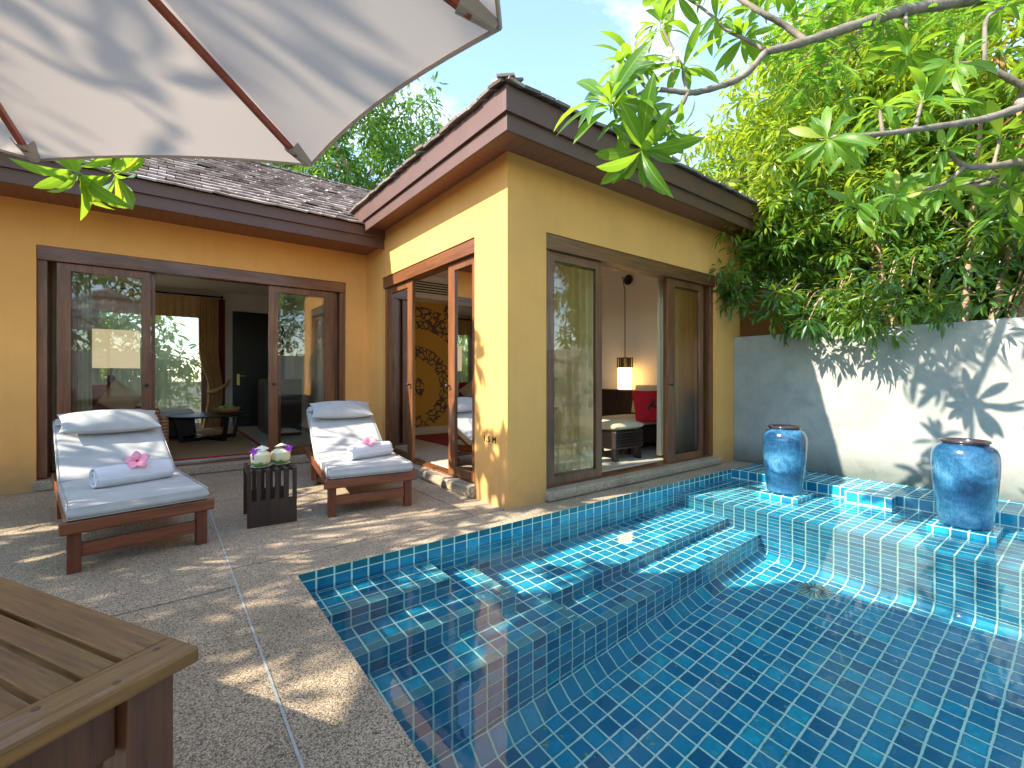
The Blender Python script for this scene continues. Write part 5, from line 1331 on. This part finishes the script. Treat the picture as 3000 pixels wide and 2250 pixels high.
rc = thing('red_cushion', (0, 0, 0), 0, 'red square cushion with a black three-lobed scroll motif on the chaise', 'cushion')
cp = atd(1905, 1190, 1); cp = EYE + (cp-EYE)*6.25
rc.location = cp; rc.rotation_euler = (R(70), R(0), R(-30))
mb = cushion(.46, .46, .14, 18, 18, crown=.8, pinch=.10, seed=30); xf(mb, Matrix.Translation((0, 0, -.07))); mb.build('cushion_cover', M['red_cloth'], rc, smooth=True)
mb = MB()
for k in range(3):
    a = k*2.094; T = Matrix.Translation((.0, 0, 0)) @ Matrix.Rotation(a, 4, 'Z'); pts = []; rad = []
    for i in range(15):
        f = i/14; ang = f*4.4; rr = .050*(1-.62*f); pts.append(T @ Vector((.062+rr*math.cos(ang+2.4), rr*math.sin(ang+2.4), .069-.0))); rad.append(.012*math.sin(math.pi*min(1, .12+f*.9))+.002)
    mb.tube(pts, rad, 6)
o = mb.build('scroll_motif', M['black'], rc, smooth=True)
# dark rug / mat in the bedroom
mb = MB(); mb.box(3.4, 5.6, 5.2, 7.4, FI+.001, FI+.012); tag(mb.build('rug', plain('maroon_rug', (.26, .02, .025), .9, bumps=.3, bscale=150)), 'dark red rug on the bedroom floor seen through the side doors', 'rug')

# ================================================================ TREES AND PLANTS
def branch_mesh(name, mat, paths, parent):
    mb = MB()
    for pts, r0, r1 in paths:
        pts = [Vector(p) for p in pts]; fine = []
        # Catmull-Rom
        for i in range(len(pts)-1):
            p0 = pts[max(i-1, 0)]; p1 = pts[i]; p2 = pts[i+1]; p3 = pts[min(i+2, len(pts)-1)]
            for k in range(5):
                t = k/5; fine.append(.5*((2*p1)+(p2-p0)*t+(2*p0-5*p1+4*p2-p3)*t*t+(3*p1-p0-3*p2+p3)*t*t*t))
        fine.append(pts[-1]); n = len(fine)
        rad = [(r0+(r1-r0)*i/(n-1))*(1+.10*math.sin(i*2.3)) for i in range(n)]
        mb.tube(fine, rad, 9)
    return mb.build(name, mat, parent, smooth=True)
def px(u, v, d): return atd(1500+u*.678, v*.678, d)       # crop coordinates used while measuring the frangipani
D0 = 3.0
# right-hand frangipani: trunk stands beyond the near end of the pool, limbs reach over the water
fr_ = thing('frangipani_tree', (5.35, -3.4, -.03), 0, 'frangipani tree reaching in from the right with big glossy leaves and pale branches', 'tree')
def rel(o, p): return Vector(p)-o.location
J = px(1270, 178, 3.15); KJ = px(1095, 225, 3.1); L1 = px(990, 335, 3.0); L2 = px(830, 392, 2.95); L3 = px(758, 400, 2.92)
E0 = px(1700, 45, 3.3); E00 = px(1960, 0, 3.3)
tr0 = Vector((5.35, -3.4, -.03)); tr1 = Vector((5.3, -3.1, 1.3)); tr2 = Vector((5.1, -2.4, 2.6))
top_in = px(2230, -60, 3.3)
paths = [
 ([tr0, tr1, tr2], .11, .075),
 ([tr2, (4.9, -1.5, 3.3), top_in, E00, E0, px(1450, 120, 3.2), J, KJ], .058, .022),
 ([KJ, L1, L2, L3, px(690, 392, 2.9), px(590, 388, 2.9), px(520, 428, 2.85), px(432, 442, 2.8)], .022, .011),
 ([L3, px(735, 450, 2.9), px(690, 490, 2.9), px(640, 525, 2.88), px(600, 600, 2.85), px(570, 640, 2.8)], .015, .010),
 ([px(640, 525, 2.88), px(600, 522, 2.9), px(540, 515, 2.95)], .012, .009),
 ([L3, px(745, 340, 2.95), px(738, 285, 2.95)], .012, .008),
 ([px(590, 388, 2.9), px(556, 350, 2.95), px(520, 290, 2.98)], .012, .008),
 ([J, px(1180, 110, 3.2), px(1080, 55, 3.2), px(985, -5, 3.3), px(900, -60, 3.4)], .022, .015),
 ([px(1090, 215, 3.1), px(1000, 165, 3.15), px(925, 130, 3.2), px(885, 85, 3.2)], .014, .009),
 ([px(885, 85, 3.2), px(800, 20, 3.3), px(700, -40, 3.3)], .010, .008),
 ([tr2, (4.9, -1.0, 2.6), px(2330, 430, 2.7), px(2212, 460, 2.65), px(2050, 512, 2.6), px(1850, 545, 2.55), px(1600, 578, 2.5), px(1375, 597, 2.5)], .034, .010),
 ([tr2, (4.7, -1.4, 3.0), px(2330, 430, 2.9), px(2212, 375, 2.9), px(2040, 285, 2.9), px(1925, 276, 2.9)], .034, .012),
 ([px(2040, 285, 2.9), px(2042, 180, 2.9), px(2052, 80, 2.95), px(2120, 30, 3.0)], .015, .010),
 ([tr1, (5.0, -1.3, 2.0), px(2400, 720, 2.9), px(2212, 700, 2.9), px(2080, 718, 2.88), px(1955, 716, 2.85), px(1880, 650, 2.85)], .04, .011),
 ([px(1955, 716, 2.85), px(1880, 785, 2.85), px(1780, 818, 2.85), px(1670, 832, 2.85)], .013, .009),
 ([px(2400, 720, 2.9), px(2212, 735, 3.0), px(2100, 782, 3.0), px(1980, 808, 3.0), px(1870, 812, 3.0)], .02, .010),
]
wp = [[( [rel(fr_, p) for p in pts]), a, b] for pts, a, b in paths]
branch_mesh('trunk', M['bark'], wp, fr_)
tips_ = [(px(425, 442, 2.8), (-.6, -.35, .3), 1.38), (px(560, 648, 2.78), (-.4, -.3, -.55), 1.2), (px(535, 515, 2.95), (-.7, 0, .1), 1.0), (px(736, 280, 2.95), (.05, 0, 1), .85), (px(518, 285, 2.98), (-.25, 0, 1), .95),
 (px(885, 85, 3.2), (-.3, 0, .8), .9), (px(700, -40, 3.3), (-.6, 0, .0), 1.0), (px(900, -60, 3.4), (-.3, 0, .4), 1.0), (px(1365, 598, 2.5), (-1, -.1, .1), .72), (px(1915, 276, 2.9), (-.8, 0, .3), .8),
 (px(2125, 28, 3.0), (.3, 0, 1), .8), (px(1875, 645, 2.85), (-.4, 0, .8), .75), (px(1660, 834, 2.85), (-1, 0, .1), .72), (px(1860, 812, 3.0), (-.8, 0, .2), .8), (px(1770, 440, 2.75), (-.1, 0, 1), .9), (px(1710, 230, 3.1), (.1, 0, .6), .8),
 (px(2110, 590, 2.9), (.1, 0, 1), .85), (px(1590, 470, 2.6), (-.2, 0, .9), .7), (px(2330, 180, 3.2), (0, 0, 1), 1.), (px(2300, 620, 2.8), (0, 0, 1), .9), (px(1500, -60, 3.3), (-.2, 0, 1), 1.), (px(1150, -70, 3.3), (-.2, 0, 1), 1.), (Vector((4.3, 1.2, 2.5)), (-.3, .2, .2), 1.05), (Vector((4.75, .45, 2.35)), (-.2, .2, .1), 1.1), (Vector((4.9, .05, 2.0)), (-.2, .2, .0), 1.0), (px(640, 110, 3.0), (-.3, 0, .8), .8), (px(470, 330, 2.85), (-.7, 0, .6), .85), (px(690, 560, 2.85), (.3, 0, -.4), .7), (px(1000, 160, 3.2), (.3, 0, .6), .75), (px(1480, 620, 2.7), (-.5, 0, .2), .6), (px(1950, 420, 2.9), (.2, 0, .8), .7), (px(2150, 820, 3.0), (-.2, 0, -.3), .7)]
fill = [([rel(fr_, a), rel(fr_, b)], .011, .009) for a, b in ((px(1740, 558, 2.52), px(1770, 445, 2.73)), (px(1600, 578, 2.5), px(1590, 474, 2.6)), (px(2080, 718, 2.88), px(2110, 594, 2.9)), (px(1700, 45, 3.3), px(1710, 225, 3.1)), (px(735, 290, 2.95), px(645, 118, 3.0)), (px(520, 428, 2.85), px(475, 335, 2.85)), (px(640, 525, 2.88), px(688, 552, 2.85)), (px(1925, 280, 2.9), px(1950, 412, 2.9)), (px(1500, 585, 2.5), px(1482, 615, 2.68)), (px(2100, 782, 3.0), px(2148, 815, 3.0)), (px(2212, 735, 3.0), Vector((4.28, 1.15, 2.45))), (px(2400, 720, 2.9), Vector((4.74, .45, 2.3))), (px(2400, 720, 2.9), Vector((4.9, .05, 1.95))))]
for q in fill: branch_mesh('twig', M['bark'], [q], fr_)
P, D, U, Ls, Ws, tn = rosettes([(rel(fr_, p), d, s) for p, d, s in tips_], per=(13, 19), length=(.19, .34), width=.225)
leaf_mesh('crown', M['frangi'], P, D, U, Ls, Ws, 'big', tn, parent=fr_)
# frangipani flowers
for cpt in (px(510, 215, 2.98), px(683, 258, 2.95)):
    P = []; D = []; U = []; tt_ = []
    for k in range(9):
        c = np.array(rel(fr_, cpt))+rng.normal(0, .022, 3); ax = unit(rng.normal(0, 1, (1, 3))+np.array([[0, -.4, .5]]))[0]
        a = np.cross(ax, (0, 0, 1.)); a /= np.linalg.norm(a); b = np.cross(ax, a)
        for j in range(5):
            t = j*1.2566; P.append(c); D.append(a*math.cos(t)+b*math.sin(t)+ax*.5); U.append(ax); tt_.append(rng.uniform(0, .6))
    leaf_mesh('flower', M['petal'], P, D, U, .03, .02, 'petal', np.array(tt_), parent=fr_)
    pb = cpt+Vector((.05, -.03, -.13)) if cpt.x > 0 else cpt
    branch_mesh('flower_stalk', M['bark_brown'], [([rel(fr_, cpt+Vector((.03, -.02, -.11))), rel(fr_, cpt+Vector((.01, 0, -.04))), rel(fr_, cpt)], .004, .003)], fr_)

# left-hand frangipani: stands by the left wall, one branch shows under the parasol
fl_ = thing('frangipani_tree', (-3.7, 4.6, 0), 0, 'frangipani tree at the left whose branch tip hangs below the parasol edge', 'tree')
lt = atd(235, 512, 3.35); lt2 = atd(330, 508, 3.6)
tips2 = [(lt, (.35, -.2, -.85), 1.3), (lt2, (.6, .1, -.6), 1.2)]
lb_ = [([(0, 0, 0), (.1, -.1, 1.1), (.5, -.1, 2.0)], .11, .07)]
r2 = random.Random(5); r2b = []
crown_c = [(-3.0, 4.6, 3.0), (-3.4, 3.6, 3.3), (-2.5, 4.0, 3.6), (-3.2, 5.2, 3.3), (-2.3, 4.9, 3.1), (-3.9, 4.4, 3.7)]
for k in range(54):
    a = r2.uniform(0, 6.28); rr = 1.75*math.sqrt(r2.random()); p = Vector((-2.95+rr*math.cos(a), 4.35+rr*math.sin(a)*1.05, 2.5+r2.uniform(0, 1.5)-.12*rr))
    if p.y > 5.3: p.z = max(p.z, 3.5)
    if k % 4 == 0: p = Vector((r2.uniform(-2.6, -1.3), r2.uniform(3.7, 4.9), r2.uniform(3.7, 4.7)))
    tips2.append((p, (r2.uniform(-.4, .4), r2.uniform(-.4, .4), 1), r2.uniform(.85, 1.15)))
    base = Vector((-3.2, 4.5, 2.0)); m_ = base.lerp(p, .5)+Vector((0, 0, .15)); r2b.append(([rel(fl_, base), rel(fl_, m_), rel(fl_, p)], .022, .010))
r2b.append(([rel(fl_, (-3.2, 4.5, 2.0)), rel(fl_, (-2.2, 4.4, 2.45)), rel(fl_, (-1.3, 4.3, 2.75)), rel(fl_, lt+Vector((-.35, .1, .18))), rel(fl_, lt)], .035, .011))
r2b.append(([rel(fl_, lt+Vector((-.35, .1, .18))), rel(fl_, lt2)], .013, .009))
branch_mesh('trunk', M['bark'], lb_+r2b, fl_)
P, D, U, Ls, Ws, tn = rosettes([(rel(fl_, p), d, s) for p, d, s in tips2], per=(10, 15), length=(.20, .30), width=.29)
leaf_mesh('crown', M['frangi'], P, D, U, Ls, Ws, 'big', tn, parent=fl_)

def leafy(name_part, mat, parent, centres, per, length, width, kind, droop=.4, tint=None, outward=.5, spread=.16):
    """clumps of leaves round twig ends; centres (n,3) in local coordinates"""
    C = np.repeat(np.asarray(centres, float), per, axis=0); n = len(C)
    dirn = rng.normal(0, 1, (n, 3)); dirn = unit(dirn)
    P = C + dirn*rng.uniform(.1, 1, (n, 1))*spread
    D = dirn*1.0 + np.array((0, 0, -droop)) + rng.normal(0, .25, (n, 3))
    U = np.tile((0, 0, 1.), (n, 1)) + rng.normal(0, .45, (n, 3))
    ln = rng.uniform(*length, n)
    tn = np.repeat(rng.beta(2, 2, len(centres)), per)*.65+rng.random(n)*.35 if tint is None else np.clip(np.repeat(tint, per)+rng.normal(0, .16, n), 0, 1)
    return leaf_mesh(name_part, mat, P, D, U, ln, ln*width*rng.uniform(.8, 1.2, n), kind, tn, parent=parent)
def ellip(n, c, r, inner=.55, noise=.22, seedv=0, flat=None):
    g = np.random.default_rng(seedv); d = unit(g.normal(0, 1, (n, 3)))
    lump = 1+noise*(np.sin(d[:, 0]*5+seedv)*np.cos(d[:, 1]*4+1.3*seedv)+.6*np.sin(d[:, 2]*7+seedv*2))
    rr = (inner+(1-inner)*g.random((n, 1))**.6)*lump[:, None]
    return np.asarray(c)+d*rr*np.asarray(r)

# multi-stemmed shrub behind the grey wall
sh = thing('leafy_tree', (7.5, 1.25, -.03), 0, 'dense multi-stemmed tree with small pointed leaves spilling over the grey garden wall', 'tree')
g5 = random.Random(9); bp = []
for k in range(15):
    a = g5.uniform(0, 6.28); sp = g5.uniform(.05, .25); b0 = Vector((sp*math.cos(a), sp*math.sin(a)*2.0, 0)); top = Vector((math.cos(a)*g5.uniform(.5, 1.3), math.sin(a)*g5.uniform(.8, 2.4), g5.uniform(3.2, 5.4)))
    mid = b0.lerp(top, .4)+Vector((g5.uniform(-.12, .12), g5.uniform(-.12, .12), .3)); bp.append(([b0, mid, top], g5.uniform(.045, .075), .014))
    for j in range(4):
        f = g5.uniform(.35, .95); q = b0.lerp(top, f); e = q+Vector((g5.uniform(-.9, .6), g5.uniform(-1, 1), g5.uniform(.1, .8))); bp.append(([q, q.lerp(e, .5)+Vector((0, 0, .1)), e], .014, .005))
branch_mesh('trunk', M['bark_brown'], bp, sh)
O = np.array(sh.location)
c1_ = ellip(820, (7.35, 2.3, 4.4), (1.2, 1.9, 1.9), .45, .2, 3)
c1b = ellip(520, (7.5, .1, 4.5), (1.2, 2.2, 2.1), .45, .2, 4)
allc = np.concatenate([c1_, c1b]); up = (allc[:, 2]-2.9)/3.2+rng.normal(0, .20, len(allc))  # tint brightens with height: sunlight from above put into leaf colour
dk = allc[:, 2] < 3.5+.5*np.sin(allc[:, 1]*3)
leafy('shaded_foliage', M['shrub'], sh, allc[dk]-O, 22, (.11, .18), .26, 'small', .5, np.clip(up[dk]+.3, 0, 1))  # darker leaf colour puts shade on the lower part of the crown
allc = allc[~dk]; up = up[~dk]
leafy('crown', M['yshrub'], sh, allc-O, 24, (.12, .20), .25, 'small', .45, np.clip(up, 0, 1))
# lower hanging growth in front of and above the wall; shade painted into tint
g6 = np.random.default_rng(17); n = 460
lc = np.stack([g6.uniform(6.35, 7.3, n), g6.uniform(-.4, 3.55, n), g6.uniform(1.75, 3.3, n)], 1)
keep = ~((lc[:, 2] < 2.9) & (lc[:, 1] < 1.15) & (lc[:, 1] > -.1) & (g6.random(n) < .8)); keep &= ~((lc[:, 1] > 2.3) & (lc[:, 2] < 2.35)); keep &= g6.random(n) < .62; lc = lc[keep]
hang = np.stack([g6.uniform(5.75, 6.22, 58), np.concatenate([g6.normal(2.35, .16, 18), g6.normal(1.8, .25, 26), g6.normal(1.15, .2, 14)]), g6.uniform(1.62, 2.25, 58)], 1)
hang2 = np.stack([g6.normal(5.95, .16, 16), g6.normal(3.0, .09, 16), g6.uniform(2.1, 2.75, 16)], 1)
hang3 = np.stack([g6.normal(6.2, .28, 70), g6.normal(2.62, .2, 70), g6.uniform(2.75, 4.3, 70)], 1); lc = np.concatenate([lc, hang, hang2, hang3])
half = g6.random(len(lc)) < .66
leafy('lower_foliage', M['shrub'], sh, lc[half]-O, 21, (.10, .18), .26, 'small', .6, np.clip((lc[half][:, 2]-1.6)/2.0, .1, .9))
leafy('bright_foliage', M['yshrub'], sh, lc[~half]-O, 19, (.10, .18), .26, 'small', .5, np.clip((lc[~half][:, 2]-1.8)/2.2, 0, .8))  # brighter leaf colour paints backlight among the shaded growth
bp = []
for q in np.concatenate([hang, hang2, hang3])[::3]:
    s0 = Vector((6.9, q[1]+.1, max(2.3, q[2]+.3)))-Vector(O); e = Vector(q)-Vector(O); bp.append(([s0, s0.lerp(e, .5)+Vector((0, 0, .12)), e], .010, .004))
branch_mesh('hanging_twigs', M['bark_brown'], bp, sh)
dr = ellip(16, (7.0, .45, 4.0), (.35, .5, 1.3), .2, .1, 12)
leafy('dried_leaves', M['driedleaf'], sh, dr-O, 26, (.07, .14), .34, 'small', 1.2)

# feathery (bipinnate) sprays hanging in from above
ft = thing('feathery_tree', (8.6, -1.6, -.03), 0, 'tree with fine feathery compound leaves hanging across the top right', 'tree')
O = np.array(ft.location); P = []; D = []; U = []; Ls = []; bp = [([(0, 0, 0), (-.5, .2, 2.2), (-1.6, .8, 4.6), (-3.2, 1.8, 5.0)], .14, .05)]
g7 = np.random.default_rng(23)
sprays = [(1420, 290, 3.4), (1460, 90, 3.4), (1560, 30, 3.4), (1650, 120, 3.4), (1760, 60, 3.4), (1300, 380, 3.4), (1220, 330, 3.4), (1900, 30, 3.4), (2050, 110, 3.4), (1250, 60, 3.6), (1320, 150, 3.6), (1410, 210, 3.5), (1180, 150, 3.5), (1380, 330, 3.5), (1250, 440, 3.5), (1300, 300, 3.5), (1150, 260, 3.5), (1500, 130, 3.6), (1600, 90, 3.6), (1700, 150, 3.6), (1820, 180, 3.5), (1880, 90, 3.6), (1600, 200, 3.5), (1480, 20, 3.7), (1330, 20, 3.7), (2000, 60, 3.7), (2100, 40, 3.7), (1950, 0, 3.7), (1100, 40, 3.6), (1700, 20, 3.6), (1860, 260, 3.5), (1360, 420, 3.6), (1050, 110, 3.6)]
root_ = px(1900, -160, 3.9)
for (u, v, d) in sprays:
    c = np.array(px(u, v, d)); st_ = c+np.array((.08, .0, .14))
    bp.append(([rel(ft, root_), rel(ft, root_).lerp(rel(ft, st_), .6)+Vector((0, 0, .08)), rel(ft, st_)], .010, .003))
    for r_ in range(13):
        a = unit(np.array([[g7.normal(-.4, .6), g7.normal(-.1, .6), g7.normal(-.35, .35)]]))[0]; ln = g7.uniform(.16, .27)
        b = np.cross(a, (0, 0, 1.)); b /= np.linalg.norm(b)
        s0 = st_ + g7.normal(0, .10, 3)
        bp.append(([rel(ft, s0), rel(ft, s0+a*ln)], .0016, .0008))
        for k in range(17):
            f = (k+1)/18; q = s0+a*ln*f-np.array((0, 0, .05*f*f))
            for s in (-1, 1):
                P.append(q); D.append(b*s+a*.3); U.append((0, 0, 1)); Ls.append(.026*math.sin(math.pi*(.15+.8*f))**.5)
Ls = np.array(Ls)
leaf_mesh('crown', M['feather'], np.array(P)-O, D, U, Ls, Ls*.36, 'quad', parent=ft)
branch_mesh('trunk', M['bark_brown'], bp, ft)

# tree behind the main roof
def far_tree(loc, h, cr, seed, label, mat, n=420, per=26, lf=(.14, .24), group=None, name='broadleaf_tree', cz=None, twig=.28):
    t = thing(name, loc, 0, label, 'tree', group); g = random.Random(seed); bp = [([(0, 0, 0), (.1, 0, h*.35), (0, .1, h*.62)], .16*h/8, .09*h/8)]
    cz = cz or h-cr[2]*.85
    for k in range(14):
        a = g.uniform(0, 6.28); q = Vector((0, .1, h*.45+g.uniform(0, h*.2))); e = Vector((cr[0]*.75*math.cos(a), cr[1]*.75*math.sin(a), cz+g.uniform(-.5, .8)*cr[2])); bp.append(([q, q.lerp(e, .5)+Vector((0, 0, .3)), e], .05*h/8, .015))
    branch_mesh('trunk', M['bark_brown'], bp, t)
    c = ellip(n, (0, 0, cz), cr, .35, .28, seed)
    leafy('crown', mat, t, c, per, lf, .33, 'small', .5, spread=twig); return t
far_tree((4.9, 14.2, 0), 10.6, (2.9, 2.2, 2.9), 31, 'tall green tree rising behind the main roof', M['fartree'], 460, 30, (.15, .26))
far_tree((2.2, 15.8, 0), 8.2, (2.4, 2.0, 2.2), 32, 'shorter green tree behind the main roof, left of the tall one', M['fartree'], 260, 26, (.15, .26))
gb = 'trees beyond the garden wall'
for i, (x, y, h, cr, m_, lab) in enumerate(((11.5, 3.0, 6.8, (2.4, 2.4, 2.6), 'fartree', 'green tree beyond the garden wall, directly behind the multi-stemmed one'), (10.4, -.9, 6.6, (2.0, 2.8, 3.3), 'yshrub', 'yellow-green tree beyond the garden wall at the far right'), (13.2, 1.3, 4.6, (2.0, 3.4, 2.4), 'yshrub', 'low bright tree beyond the wall near the grey roof'), (12.5, 6.8, 6.2, (2.2, 2.2, 2.2), 'fartree', 'green tree beyond the wall behind the wing roof'))):
    far_tree((x, y, 0), h, cr, 40+i, lab, M[m_], 620, 24, (.18, .32), gb)
# garden behind the main room's rear window
far_tree((-1.6, 13.2, 0), 3.4, (2.6, .9, 1.7), 51, 'bushy green tree just outside the rear window', M['yshrub'], 620, 22, (.14, .24), cz=1.4)
# trees behind the viewer and left of the deck: shade the court and show in glass and water
gc = 'courtyard trees outside the left and rear walls'
for i, (x, y, h, cr, n, lab) in enumerate(((-5.6, 1.9, 7.6, (1.9, 2.0, 2.6), 150, 'tree outside the left wall nearest the parasol'), (-5.9, 4.6, 5.6, (1.5, 1.6, 1.7), 150, 'tree outside the left wall nearest the villa'), (-1.8, -6.2, 5.0, (2.6, 1.8, 2.2), 220, 'tree behind the rear wall on the left'), (3.0, -6.4, 5.6, (2.8, 1.8, 2.6), 240, 'tree behind the rear wall in the middle'), (7.6, -5.6, 5.4, (2.4, 2.0, 2.4), 200, 'tree behind the rear wall on the right'))):
    far_tree((x, y, 0), h, cr, 60+i, lab, M['shrub' if i > 1 else 'fartree'], n, 20, (.15, .26), gc)
